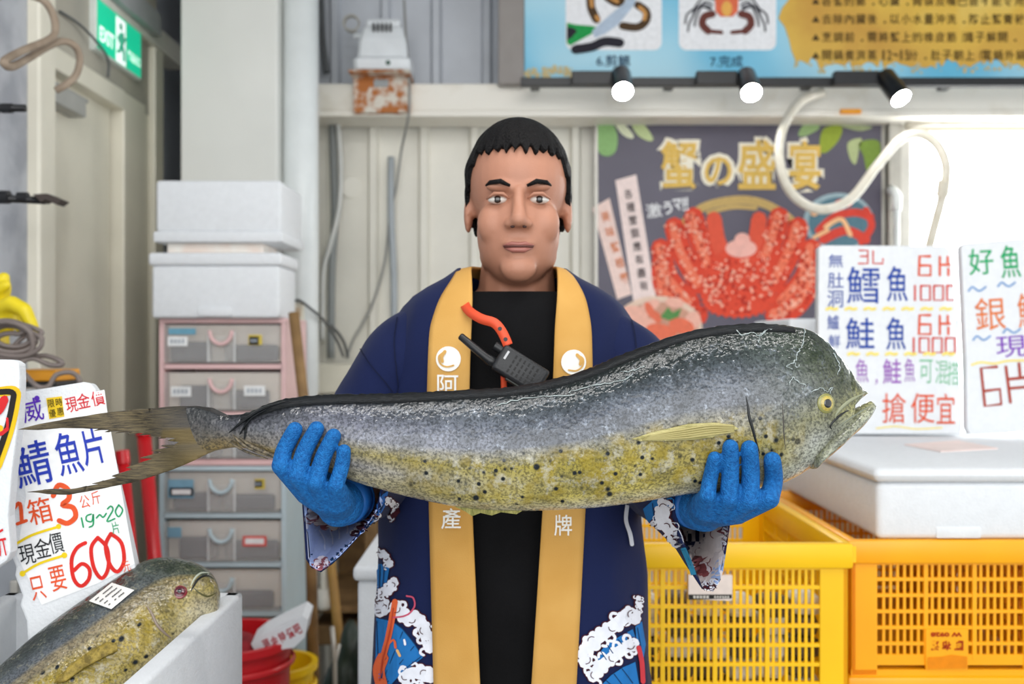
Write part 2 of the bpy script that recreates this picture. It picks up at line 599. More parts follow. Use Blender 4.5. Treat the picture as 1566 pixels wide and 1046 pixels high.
k.build('scissor_grip', ink('26242e'), card)
k = Flat(fm, 0.003); k.poly([(905, 48), (925, 30), (955, 5), (962, -10), (975, -10), (970, 8), (945, 38), (925, 52), (910, 58)]).build('scissor_blade', ink('b4c4d6'), card)
k = Flat(fm, 0.002); k.stroke([(903, -5), (904, 12), (912, 30)], 13); k.stroke([(975, 8), (988, 18), (988, 32), (975, 42), (952, 40)], 12); k.stroke([(930, -5), (945, 3), (950, -8)], 16)
k.build('crab_print', ink('4e3a25'), card)
k = Flat(fm, 0.004); k.stroke([(904, 0), (905, 10)], 6); k.stroke([(978, 12), (986, 20), (985, 30)], 6); k.stroke([(912, 26), (915, 31)], 6); k.stroke([(935, -2), (944, 3)], 6)
k.build('crab_print_patch', ink('c99253'), card)
k = Flat(fm, 0.002)
for s in (-1, 1):
    k.g()
    for (a, b_, c, d) in ((20, 0, 48, 3), (22, 8, 46, 18), (24, 12, 56, 26), (24, 15, 60, 14)):
        k.stroke([(1111 + s * a, b_), (1111 + s * (a + c) / 2, b_ - 4), (1111 + s * c, d + 8), (1111 + s * (c + 3), d + 22)], 3)
k.build('crab_legs', ink('4a4a50'), card2)
k = Flat(fm, 0.003)
for s in (-1, 1):
    k.stroke([(1111 + s * 22, 22), (1111 + s * 34, 26), (1111 + s * 37, 38), (1111 + s * 28, 48)], 11); k.stroke([(1111 + s * 28, 48), (1111 + s * 8, 50)], 6)
k.build('crab_claws', ink('6a3a33'), card2)
k = Flat(fm, 0.003); k.poly([(1092, -20), (1130, -20), (1128, 18), (1120, 26), (1102, 26), (1094, 18)]); k.build('crab_body', ink('e2704f'), card2)
k = Flat(fm, 0.004); k.disc(1111, 14, 8, 12); k.build('crab_belly', ink('eab05a'), card2)
k = Flat(fm)
k.glyph('6.剪鰓', 938, 93, 52, 18, 0, 0.012); k.glyph('7.完成', 1111, 94, 50, 18, 0, 0.012)
k.build('caption', ink('24425f'), t)
def gold_mat():
    m = bpy.data.materials.new('gold_print'); m.use_nodes = True
    nt = m.node_tree; b = nt.nodes['Principled BSDF']
    tc = nt.nodes.new('ShaderNodeTexCoord')
    n = nt.nodes.new('ShaderNodeTexNoise'); n.inputs['Scale'].default_value = 2.2; n.inputs['Detail'].default_value = 4
    nt.links.new(tc.outputs['Object'], n.inputs['Vector'])
    r = nt.nodes.new('ShaderNodeValToRGB')
    e = r.color_ramp.elements
    e[0].position = 0.3; e[0].color = (*lin('c08a33'), 1); e[1].position = 0.72; e[1].color = (*lin('efdc86'), 1)
    q = e.new(0.5); q.color = (*lin('dcb345'), 1)
    nt.links.new(n.outputs['Fac'], r.inputs['Fac']); nt.links.new(r.outputs['Color'], b.inputs['Base Color'])
    b.inputs['Roughness'].default_value = 0.45
    return m
random.seed(3)
gp = [(1205, -100)]
for q in [(1206, 0), (1196, 12), (1190, 28), (1200, 42), (1206, 60), (1210, 78), (1216, 92), (1214, 106)]:
    gp.append(q)
x = 1222
while x < 1760:
    gp.append((x, 92 + random.uniform(-4, 14))); x += random.uniform(4, 9)
gp.append((1760, -100))
gold = Flat(fm, 0.001).poly(gp).build('gold_panel', gold_mat(), t)
k = Flat(fm, 0.003)
rows = ['各蟹的鰓、心臟、胃袋及嘴巴皆不能食用。', '去除內臟後，以小水量沖洗，防止蟹膏被大水沖走', '烹調前，需將蟹上的橡皮筋/繩子解開。', '開鍋煮滾蒸12~15分，肚子朝上(電鍋外鍋1杯水)']
rowmarks = []
for r, tx in enumerate(rows):
    rowmarks.append(len(k.f))
    yy = 1 + r * 27.6 + 1
    k.g().poly([(1241, yy + 5), (1253, yy + 5), (1247, yy - 5)])
    x = 1264
    for ch in tx:
        w = 16.5 if ord(ch) > 255 else 9
        if ch in '，、。':
            k.g().disc(x + 2, yy + 5, 2.0, n=6)
        elif ch == '~':
            k.g().stroke([(x - 3, yy), (x - 1, yy - 2), (x + 2, yy + 1), (x + 4, yy - 1)], 2)
        else:
            k.glyph(ch, x, yy, w * 0.86 if ord(ch) > 255 else (3 if ch in '1/()' else 7), 15.5, bold=0.008)
        x += w + (0.8 if ord(ch) > 255 else 0)
k.build('text_character', ink('4c3a1c'), gold)
k = Flat(fm, 0.002)
for i in range(40):
    k.disc(random.uniform(805, 880), random.uniform(103, 119), random.uniform(1.5, 5), n=7)
for i in range(60):
    k.disc(random.uniform(1216, 1600), random.uniform(94, 112), random.uniform(1, 3.5), n=6)
k.build('sand_print', ink('c8b98c'), t)['kind'] = 'stuff'

# track rail with three spotlights
YT = 3.70
t = thing('track_rail', 'long black lighting track rail running under the blue banner', 'track', (P(1200, 0, YT).x, YT, P(0, 131, YT).z))
MB().lohi((P(796, 0, YT).x, YT, P(0, 131, YT).z), (P(796, 0, YT).x + 3.2, YT + 0.034, P(0, 118, YT).z), 0.002).build('rail', m_black, t)
for xx in (812, 1020, 1235, 1450, 1650):
    MB().lohi((P(xx, 0, YT).x, YT + 0.03, P(0, 129, YT).z), (P(xx + 14, 0, YT).x, YS + 0.001, P(0, 120, YT).z)).build('wall_clip', m_black, t)
m_lamp = mat('lamp_lens', 'ffffff', 0.2, emit=120.0, var=0.0)
m_spot = mat('black_anodised', '1c2026', 0.3, metal=0.3, var=0.15)
def spot(px0, px1, top, end, dirv, label):
    a = P(top[0], top[1], 3.68); dv = Vector(dirv).normalized()
    L = 0.135; r = 0.037
    t = thing('track_spotlight', label, 'spotlight', a, group='spotlights on the black track')
    MB().lohi((P(px0, 0, YT).x, YT - 0.036, P(0, 133, YT).z), (P(px1, 0, YT).x, YT + 0.001, P(0, 112, YT).z), 0.003).build('adapter', m_black, t)
    R = dv.to_track_quat('Z', 'Y').to_matrix()
    MB().lathe([(0.001, -0.002), (r - 0.004, 0), (r, 0.006), (r, L), (r - 0.003, L), (r - 0.003, L - 0.012), (0.001, L - 0.012)], a, 28, R).build('housing', m_spot, t, auto=40)
    MB().lathe([(0.001, L - 0.002), (r - 0.0032, L - 0.002), (r - 0.0032, L - 0.01), (0.001, L - 0.01)], a, 28, R).build('lens', m_lamp, t)
    MB().tube([a + Vector((-0.0, 0.0, 0.0)) - dv * 0.0, Vector((a.x - 0.02, YT - 0.018, P(0, 122, YT).z))], 0.010, 10).build('arm', m_black, t)
spot(874, 935, (949, 113), None, (-0.02, -0.80, -0.72), 'lit black spotlight on track above the crab poster title start')
spot(1063, 1124, (1140, 115), None, (-0.01, -0.80, -0.72), 'lit black spotlight on track above the right half of crab poster')
spot(1272, 1342, (1352, 116), None, (0.25, -0.62, -0.80), 'lit black spotlight tilted sideways near the glass block window')

# ------------------------------------------------------------------ crab poster on the back wall
YP = 3.985
pf = on_plane((0, YP, 0), (0, -1, 0), 0.001)
pa = P(914, 183, YP); pb = P(1348, 600, YP)
t = thing('crab_poster', 'dark violet poster with big red king crab and gold lettering', 'poster', ((pa.x + pb.x) / 2, YP, pb.z))
MB().lohi((pa.x, YP, pb.z), (pb.x, YP + 0.03, pa.z), 0.002).build('panel', mat('violet_print', '4f4a5a', 0.45, col2='5c5868', scale=2.5), t)
fr = MB()
for a, b_ in (((pa.x - .012, YP - .004, pb.z), (pa.x, YP + .03, pa.z)), ((pb.x, YP - .004, pb.z), (pb.x + .012, YP + .03, pa.z)), ((pa.x - .012, YP - .004, pa.z), (pb.x + .012, YP + .03, pa.z + .012))):
    fr.lohi(a, b_)
fr.build('frame', m_alu, t)
def ZP(x, y):       # pixel of a study crop of the poster -> photograph pixel
    return (880 + x * 0.344, 160 + y * 0.344)
# leaves in the corners
for (pts, c) in (([(95, 70), (150, 72), (185, 130), (180, 205), (140, 230), (100, 200)], '8fb878'), ([(170, 75), (205, 78), (255, 130), (250, 152), (205, 130)], 'dfe3c4'),
                 ([(250, 85), (300, 85), (345, 150), (325, 162), (275, 135)], 'c3d19b'), ([(1015, 90), (1075, 88), (1080, 110), (1020, 140), (990, 135)], '9cb87e'),
                 ([(1100, 110), (1180, 95), (1175, 150), (1120, 210), (1085, 205)], '97a83e'), ([(1210, 170), (1270, 150), (1260, 200), (1245, 265), (1220, 240)], 'b4c08d'),
                 ([(1260, 170), (1345, 160), (1350, 240), (1300, 300), (1280, 230)], '7f9a45'), ([(1170, 90), (1260, 92), (1320, 100), (1260, 118)], 'a9b489')):
    Flat(pf, 0.001).poly(cr_spline([ZP(*p) for p in pts], 4, True)).build('leaf_print', ink(c), t)
# gold title with pale outline
ti = [('蟹', 1038, 253, 62, 80), ('の', 1098, 262, 48, 50), ('盛', 1157, 252, 64, 82), ('宴', 1231, 253, 54, 82)]
k = Flat(pf, 0.0015)
for ch, cx, cy, w, h in ti:
    k.glyph(ch, cx, cy, w + 6, h + 6, bold=0.062)
    k.poly(rrect(cx - w * .36, cy - h * .36, cx + w * .36, cy + h * .36, 8)) if ch != 'の' else None
k.build('title_outline', ink('f6efdc'), t)
k = Flat(pf, 0.003)
for ch, cx, cy, w, h in ti:
    k.glyph(ch, cx, cy, w - 6, h - 6, bold=0.022)
k.build('title', ink('e3bd62'), t)
k = Flat(pf, 0.002); k.glyph('激', 1000, 322, 24, 22, -8, 0.010); k.glyph('う', 1021, 318, 14, 20, -8, 0.03); k.glyph('マ', 1036, 313, 14, 18, -8, 0.03); k.stroke([(1045, 304), (1045, 316)], 3); k.stroke([(1050, 303), (1050, 315)], 3); k.disc(1046, 321, 2); k.disc(1051, 320, 2)
k.build('slogan', ink('f0f0f2'), t)
# two paper strips
st = Flat(pf, 0.001).poly([(941, 276), (973, 267), (1003, 455), (970, 470)]).build('paper_strip', ink('f3dfda'), t)
k = Flat(pf, 0.003)
for i, ch in enumerate('各種蟹類應有盡有'):
    k.glyph(ch, 961 + i * 3.3, 297 + i * 20, 13, 15, -8, 0.006)
k.build('strip_text', ink('3a3036'), st)
st = Flat(pf, 0.0005).poly([(906, 318), (932, 303), (966, 450), (944, 458)]).build('paper_strip', ink('f1d6cd'), t)
k = Flat(pf, 0.003)
for i, ch in enumerate('美味蟹極饗'):
    k.glyph(ch, 926 + i * 7.2, 331 + i * 23.5, 13, 16, -14, 0.012)
k.build('strip_text', ink('dd8a62'), st)
# gold brush arc
k = Flat(pf, 0.0005)
k.stroke([ZP(470, 540), ZP(560, 460), ZP(700, 425), ZP(820, 435), ZP(930, 490), ZP(1000, 560)], 13); k.stroke([ZP(590, 480), ZP(700, 455), ZP(800, 460)], 7)
k.build('brush_arc', ink('c7a96b'), t)
# crab: legs, claws, shell, spines
random.seed(11)
legs = []
for s in (-1, 1):
    cx = 715
    for L in ([(190, 500), (170, 580), (120, 720)], [(275, 545), (240, 660), (165, 800)], [(335, 640), (300, 770), (205, 880)], [(330, 690), (325, 800), (260, 900), (170, 935)]):
        legs.append([ZP(cx + s * a, b) for a, b in L])
lg = Flat(pf, 0.002)
for L in legs:
    lg.g().stroke(L, 31)
lg.build('crab_leg_print', ink('dd4a34'), t)
k = Flat(pf, 0.003)
for L in legs:
    k.g().stroke([(x - 3, y - 2) for x, y in L], 13)
k.build('crab_leg_sheen', ink('ee7a5c'), t)
k = Flat(pf, 0.0035)
for s in (-1, 1):
    k.g().stroke([ZP(715 + s * 100, 510), ZP(715 + s * 85, 600), ZP(715 + s * 50, 680)], 24)
k.build('crab_claw_print', ink('e25b43'), t)
k = Flat(pf, 0.004)
shell = [(560, 780), (600, 700), (660, 650), (720, 635), (790, 650), (850, 700), (880, 790), (885, 870), (840, 920), (740, 945), (620, 930), (565, 880)]
sp = []
for i, q in enumerate(cr_spline([ZP(*p) for p in shell], 7, True)):
    c = ZP(720, 800); rr = 1.05 if i % 2 else 0.97
    sp.append((c[0] + (q[0] - c[0]) * rr, c[1] + (q[1] - c[1]) * rr))
k.poly(sp).build('crab_shell_print', ink('e04f38'), t)
k1 = Flat(pf, 0.0055); k2 = Flat(pf, 0.0055)
for i in range(220):
    a = random.uniform(0, 6.28); r = math.sqrt(random.random())
    (k1 if i % 2 else k2).disc(*ZP(722 + r * 150 * math.cos(a), 805 + r * 125 * math.sin(a)), random.uniform(1.2, 3), n=6)
for L in legs:
    for q in cr_spline(L, 7):
        for _ in range(4):
            (k1 if random.random() < .6 else k2).disc(q[0] + random.uniform(-15, 15), q[1] + random.uniform(-9, 9), random.uniform(1, 2.8), n=6)
k1.build('spine_print', ink('f7b49c'), t)['kind'] = 'stuff'; k2.build('spine_print', ink('b62f24'), t)['kind'] = 'stuff'
k = Flat(pf, 0.005); k.disc(*ZP(735, 640), 24, 14); k.disc(*ZP(740, 600), 12, 10); k.build('crab_face_print', ink('f0b6aa'), t)
# bowls of food
b1 = Flat(pf, 0.006).disc(*ZP(365, 990), 68, 48, n=32).build('bowl_print', ink('e9cdb9'), t)
Flat(pf, 0.008).disc(*ZP(365, 1000), 62, 42, n=32).build('bowl_rim_print', ink('cf9c86'), b1)
k = Flat(pf, 0.0095)
for (x, y, rx, ry) in ((260, 930, 22, 12), (330, 895, 16, 8), (440, 880, 14, 8), (300, 985, 20, 12), (520, 960, 12, 14)):
    k.disc(*ZP(x, y), rx, ry, random.uniform(-30, 30))
k.build('seafood_print', ink('f0b8a6'), b1)
k = Flat(pf, 0.010)
for (x, y, rx, ry) in ((380, 1010, 24, 12), (470, 985, 20, 12), (330, 915, 6, 14), (360, 945, 6, 10)):
    k.disc(*ZP(x, y), rx, ry, random.uniform(-30, 30))
k.build('seafood_print', ink('e8775a'), b1)
Flat(pf, 0.011).poly([ZP(375, 945), ZP(410, 900), ZP(430, 925), ZP(470, 905), ZP(455, 945), ZP(415, 960)]).build('herb_print', ink('5d9152'), b1)
b2 = Flat(pf, 0.001).disc(*ZP(1170, 520), 54, 44, n=30).build('bowl_print', ink('9fb6be'), t)
Flat(pf, 0.0025).disc(*ZP(1175, 525), 48, 39, n=30).build('bowl_rim_print', ink('5b7f8e'), b2)
k = Flat(pf, 0.004); k.stroke([ZP(1080, 560), ZP(1150, 500), ZP(1240, 480), ZP(1310, 500)], 12); k.stroke([ZP(1100, 600), ZP(1200, 560), ZP(1290, 600)], 14); k.stroke([ZP(1290, 470), ZP(1315, 540), ZP(1270, 610)], 11); k.disc(*ZP(1190, 440), 14, 7)
k.build('crab_leg_print', ink('d94a3c'), b2)
k = Flat(pf, 0.005); k.stroke([ZP(1110, 545), ZP(1180, 510), ZP(1220, 580)], 7); k.stroke([ZP(1060, 590), ZP(1120, 560)], 6); k.disc(*ZP(1060, 480), 6); k.build('crab_leg_sheen', ink('f3bf8e'), b2)

# small tags on the beam above the poster
tag(MB().lohi((P(1275, 0, 3.9).x, 3.815, P(0, 181, 3.9).z), (P(1306, 0, 3.9).x, 3.832, P(0, 174, 3.9).z), 0.002).build('indicator_lamp', mat('amber_lens', 'e89a22', 0.3)), 'small amber indicator strip under the white beam above the crab poster', 'indicator')

# ------------------------------------------------------------------ white hose looping across the poster
m_hose = mat('white_hose', 'dbd6c9', 0.45, col2='cdc6b4', scale=30)
hp = [P(1258, 141, 3.80), P(1225, 155, 3.74), P(1198, 195, 3.66), P(1192, 245, 3.62), P(1210, 295, 3.60), P(1252, 320, 3.60), P(1300, 305, 3.62), P(1340, 255, 3.66), P(1375, 215, 3.68), P(1405, 205, 3.70), P(1432, 220, 3.70), P(1447, 255, 3.70), P(1441, 300, 3.72), P(1428, 350, 3.74), P(1416, 400, 3.76), P(1404, 470, 3.80), P(1398, 560, 3.84)]
hp = [Vector(q) for q in cr_spline([tuple(p) for p in hp], 8)]
t = thing('hose', 'stiff white hose looping in front of the crab poster and window', 'hose', hp[-1])
MB().tube(hp, 0.0175, 12).build('tube', m_hose, t, smooth=True)
MB().tube([P(1444, 276, 3.70), P(1441, 300, 3.715)], 0.023, 12).build('coupling', m_hose, t, auto=50)
cp = [P(1386, 192, 3.93), P(1420, 188, 3.93), P(1500, 187, 3.93), P(1900, 188, 3.93)]
tag(MB().tube(cp, 0.014, 12).build('conduit_pipe', m_hose, smooth=True), 'cream conduit pipe running along the head of the glass block window', 'pipe')
t = thing('tap_pipe', 'thin grey upright water pipe with elbow beside the glass block window', 'pipe', P(1371, 430, 3.90))
MB().tube([P(1371, 900, 3.90), P(1371, 312, 3.90)], 0.012, 12).build('pipe', m_pvc, t, smooth=True)
MB().tube([P(1371, 322, 3.90), P(1372, 300, 3.90), P(1366, 292, 3.92), P(1362, 290, 3.96)], 0.019, 12).build('elbow', m_pvc, t, smooth=True)

# ------------------------------------------------------------------ air pump on its rusty bracket
m_rust = mat('rusty_painted_steel', 'd8d2c6', 0.65, col2='b0682b', scale=26, thr=(0.42, 0.58), bump=0.3, detail=5)
a = P(540, 172, 3.80); b_ = P(627, 115, 3.80)
t = thing('pump_bracket', 'rust stained steel plate bracket on the white beam', 'bracket', ((a.x + b_.x) / 2, 3.82, a.z))
MB().lohi((a.x, 3.80, a.z), (b_.x, 3.852, b_.z - 0.006), 0.003).build('face_plate', m_rust, t)
MB().lohi((a.x - 0.006, 3.72, b_.z - 0.008), (b_.x + 0.006, 3.99, b_.z), 0.002).build('top_plate', m_rust, t)
MB().lohi((P(572, 0, 3.8).x, 3.796, P(0, 133, 3.8).z), (P(594, 0, 3.8).x, 3.801, P(0, 122, 3.8).z)).build('nameplate', mat('plate_grey', '9aa0a2', 0.5), t)
m_pump = mat('pump_white', 'dfe3e6', 0.4, var=0.05)
zb = b_.z; xc = P(586, 0, 3.80).x
t = thing('air_pump', 'white domed air pump with slotted top on the rusty bracket', 'pump', (xc, 3.85, zb))
k = MB(); pr = [(0.105, 0.012), (0.108, 0.05), (0.094, 0.062), (0.088, 0.13), (0.075, 0.175), (0.066, 0.185), (0.066, 0.205), (0.058, 0.214)]
vs = []; fs = []
for w_, h_ in pr:
    for (sx, sy) in ((-1, -1), (-.86, -1.12), (.86, -1.12), (1, -1), (1, 1), (.86, 1.12), (-.86, 1.12), (-1, 1)):
        vs.append((xc + sx * w_, 3.85 + sy * w_ * 0.82, zb + h_))
for i in range(len(pr) - 1):
    for q in range(8):
        fs.append((i * 8 + q, i * 8 + (q + 1) % 8, (i + 1) * 8 + (q + 1) % 8, (i + 1) * 8 + q))
fs += [tuple(range(7, -1, -1)), tuple((len(pr) - 1) * 8 + q for q in range(8))]
k.add(vs, fs).build('casing', m_pump, t)
for i in range(5):
    xx = xc - 0.032 + i * 0.016
    MB().lohi((xx - 0.003, 3.85 - 0.0905, zb + 0.158), (xx + 0.003, 3.85 - 0.060, zb + 0.188)).build('vent_slot', m_black, t)
MB().tube([(xc + 0.025, 3.85 - 0.098, zb + 0.034), (xc + 0.025, 3.85 - 0.103, zb + 0.034)], 0.009, 12).build('switch', mat('dark_green', '1c4a3a', 0.4), t)
for sx in (-0.08, 0.08):
    for sy in (-0.06, 0.07):
        MB().tube([(xc + sx, 3.85 + sy, zb), (xc + sx, 3.85 + sy, zb + 0.016)], 0.014, 10).build('foot', m_black, t)
MB().tube([(xc - 0.075, 3.86, zb + 0.165), (xc - 0.12, 3.86, zb + 0.168)], 0.011, 10).build('outlet', m_pump, t)
th = [(P(536, 33, 3.86).x + 0.03 * math.cos(q), 3.86 + 0.004 * q, P(536, 33, 3.86).z + 0.028 * math.sin(q)) for q in [i * 0.4 for i in range(30)]]
MB().tube(th, 0.004, 6).build('outlet_hose', mat('grey_hose', 'b9b6ae', 0.5), t)

# cables hanging on the back wall
def cable(label, pts, r, m, name='cable', cat='cable', n=6, group=None):
    q = cr_spline([tuple(P(*p)) for p in pts], n)
    return tag(MB().tube(q, r, 8).build(name, m, smooth=True), label, cat, group)
m_cable = mat('grey_cable', '8f8f8c', 0.5)
m_cable_dk = mat('dark_grey_cable', '55585a', 0.5)
m_cable_lt = mat('pale_cable', 'd5d6d2', 0.5)
cable('thin grey cable dropping from air pump down the corrugated wall', [(618, 0, 3.86), (621, 60, 3.84), (626, 118, 3.79), (625, 175, 3.79), (614, 230, 3.95), (606, 285, 3.99), (596, 330, 4.0), (590, 390, 4.0), (575, 450, 4.0), (556, 492, 4.0), (540, 520, 4.0), (530, 548, 3.99)], 0.005, m_cable)
cable('dark cable running up the wall between white pipe and air pump', [(491, -20, 3.98), (494, 60, 3.98), (500, 112, 3.99)], 0.012, m_cable_dk)
cable('thick dark cable on wall beside pale cable under the beam', [(508, 178, 4.0), (510, 240, 4.0), (512, 330, 4.0), (507, 420, 4.0), (506, 548, 3.99)], 0.016, mat('grey_cable_b', '8b8f8e', 0.5))
cable('pale cable bowing along the wall under the beam', [(516, 178, 3.985), (521, 250, 3.98), (518, 320, 3.98), (503, 380, 3.98), (494, 420, 3.98), (493, 520, 3.98)], 0.010, m_cable_lt)
cable('short grey conduit stub on the corrugated wall below the pump', [(598, 240, 4.0), (598, 330, 4.0), (602, 420, 4.0), (602, 520, 4.0)], 0.014, mat('grey_conduit', 'a6adb2', 0.5), 'conduit', 'conduit')
cable('thin dark cable crossing in front of white pipe beside drawers', [(446, 462, 3.42), (458, 460, 3.40), (475, 472, 3.40), (495, 490, 3.5), (515, 520, 3.7), (525, 545, 3.8)], 0.005, m_cable_dk)
cable('short dark cable end hanging beside the crossing cable', [(500, 494, 3.62), (514, 506, 3.7), (526, 524, 3.8), (532, 546, 3.84)], 0.006, m_cable_dk)
tag(MB().tube([P(538, 287, YB - 0.001), P(538, 287, YB - 0.012)], 0.042, 20).build('round_vent_cover', m_wall_low), 'round cream cover on corrugated wall under the beam', 'vent cover')
# socket on the pipe and stick beside the drawers
t = thing('wall_socket', 'small cream socket box strapped to the white pipe', 'socket', P(455, 480, 3.42))
c = P(455, 482, 3.425)
MB().box(c, (0.045, 0.03, 0.085), None, 0.006).build('body', m_cream, t)
MB().box(c + Vector((0.006, -0.016, 0.01)), (0.02, 0.004, 0.03), None, 0.002).build('plug_face', mat('beige_plug', 'cdb89b', 0.5), t)
tag(MB().tube([P(449, 478, 2.93), P(470, 660, 2.90), (-0.56, 2.88, 0.0)], 0.016, 12).build('wooden_stick', m_wood, smooth=True), 'brown wooden stick leaning beside the drawers in front of white pipe', 'stick')

# ------------------------------------------------------------------ exit sign
EX = XL + 0.022
ef = on_plane((EX, 0, 0), (1, 0, 0), 0.001)
ya, yb = EX * F / (147 - 783), EX * F / (216 - 783)
z0 = 2.335; z1 = 2.52
t = thing('exit_sign', 'green illuminated exit sign box over the cream door', 'exit sign', (EX, (ya + yb) / 2, z0))
MB().lohi((XL - 0.01, ya + 0.0, z0), (EX, yb, z1), 0.004).build('housing', mat('sign_white', 'e8efe9', 0.4), t)
def signbox(y_a, y_b, z_a, z_b, lift):
    X = EX + lift
    return MB().add([(X, y_a, z_a), (X, y_b, z_a), (X, y_b, z_b), (X, y_a, z_b)], [(0, 1, 2, 3)])
signbox(ya + 0.006, yb - 0.006, z0 + 0.008, z1 - 0.004, 0.0012).build('face', mat('exit_green', '14b78b', 0.3, var=0.05, scale=8, emit=0.55), t)
H = z1 - z0; Ls = yb - ya
m_exw = mat('exit_white', 'f4fffb', 0.3, emit=0.5)
signbox(ya + Ls * 0.40, ya + Ls * 0.62, z0 + 0.008, z0 + H * 0.86, 0.002).build('doorway_mark', m_exw, t)
def sign_text(txt, fy, fz, w, h, bold=0.03):
    vs, fs = glyph_mesh(txt, bold)
    k = MB()
    k.add([(EX + 0.0022, ya + Ls * fy + (x - 0.5) * w, z0 + H * fz + (y - 0.5) * h) for x, y in vs], fs)
    return k
k = sign_text('EXIT', 0.21, 0.33, 0.115, 0.048); k.build('lettering', m_exw, t)
k = sign_text('緊急出口', 0.82, 0.32, 0.115, 0.034, 0.02); k.build('lettering', m_exw, t)
k = MB()
def bar(pts, r):
    q = [(EX + 0.0025, ya + Ls * a, z0 + H * b) for a, b in pts]
    k.tube(q, r, 6)
bar([(0.50, 0.60), (0.51, 0.40)], 0.011); bar([(0.50, 0.58), (0.44, 0.48), (0.47, 0.42)], 0.005); bar([(0.51, 0.57), (0.57, 0.50), (0.60, 0.55)], 0.005); bar([(0.51, 0.40), (0.56, 0.28), (0.56, 0.12)], 0.006); bar([(0.50, 0.40), (0.47, 0.25), (0.42, 0.22)], 0.006)
k.ell((EX + 0.002, ya + Ls * 0.505, z0 + H * 0.72), (0.003, 0.013, 0.013), 10, 6)
k.build('running_figure', mat('exit_green_dark', '12a07c', 0.3, emit=0.2), t)
tag(MB().lohi((XL - 0.01, ya + 0.05, z1 + 0.004), (XL + 0.06, yb + 0.10, z1 + 0.085), 0.004).build('sign_canopy', mat('canopy_grey', 'a7a8aa', 0.5)), 'grey metal housing fixed above the green exit sign', 'housing')
cable('thin dark wire running from the exit sign down to the door head', [(92, 18, 2.96), (120, 36, 3.06), (146, 62, 3.14), (165, 90, 3.25), (165, 118, 3.27)], 0.004, m_cable_dk)
cable('dusty tan cable looping down from the top beside the door post', [(45, -8, 2.5), (68, 2, 2.5), (82, 25, 2.52), (84, 50, 2.5), (72, 62, 2.45), (40, 75, 2.35), (14, 88, 2.25), (6, 96, 2.2), (18, 102, 2.25), (45, 88, 2.4), (75, 70, 2.5), (98, 63, 2.56), (116, 72, 2.6), (122, 92, 2.62), (116, 115, 2.62), (100, 130, 2.6), (86, 138, 2.6)], 0.0095, mat('tan_cable', 'a89683', 0.6, col2='8b7a68'))

# black tool arms hooked on the grey wall
def rod(label, y, x_end, claw):
    d = 2.36
    z = P(0, y, d).z; xe = P(x_end, 0, d).x
    t = thing('wall_hook', label, 'hook', (XL, d, z))
    MB().box((XL + 0.008, d, z), (0.02, 0.05, 0.09), None, 0.004).build('base_plate', m_black, t)
    MB().tube([(XL, d, z), (xe, d, z - (0.012 if claw else 0.004))], 0.009, 12).build('rod', m_black, t, smooth=True)
    for f, r in ((0.35, 0.015), (0.60, 0.016), (0.78, 0.012)):
        xx = XL + (xe - XL) * f
        MB().tube([(xx - 0.012, d, z - 0.004), (xx + 0.012, d, z - 0.004)], r, 12).build('collar', m_black, t, auto=40)
    if claw:
        MB().prism([P(50, 297, d - .02), P(72, 296, d - .02), P(95, 306, d - .02), P(86, 313, d - .02), P(70, 305, d - .02), P(62, 309, d - .02)], (0, 0.04, 0)).build('claw', mat('brown_black_plastic', '3d332e', 0.45), t)
rod('black rod hook with ringed end sticking out of the grey wall', 163, 39, False)
rod('black rod hook with flat brown claw sticking out of the grey wall', 299, 70, True)
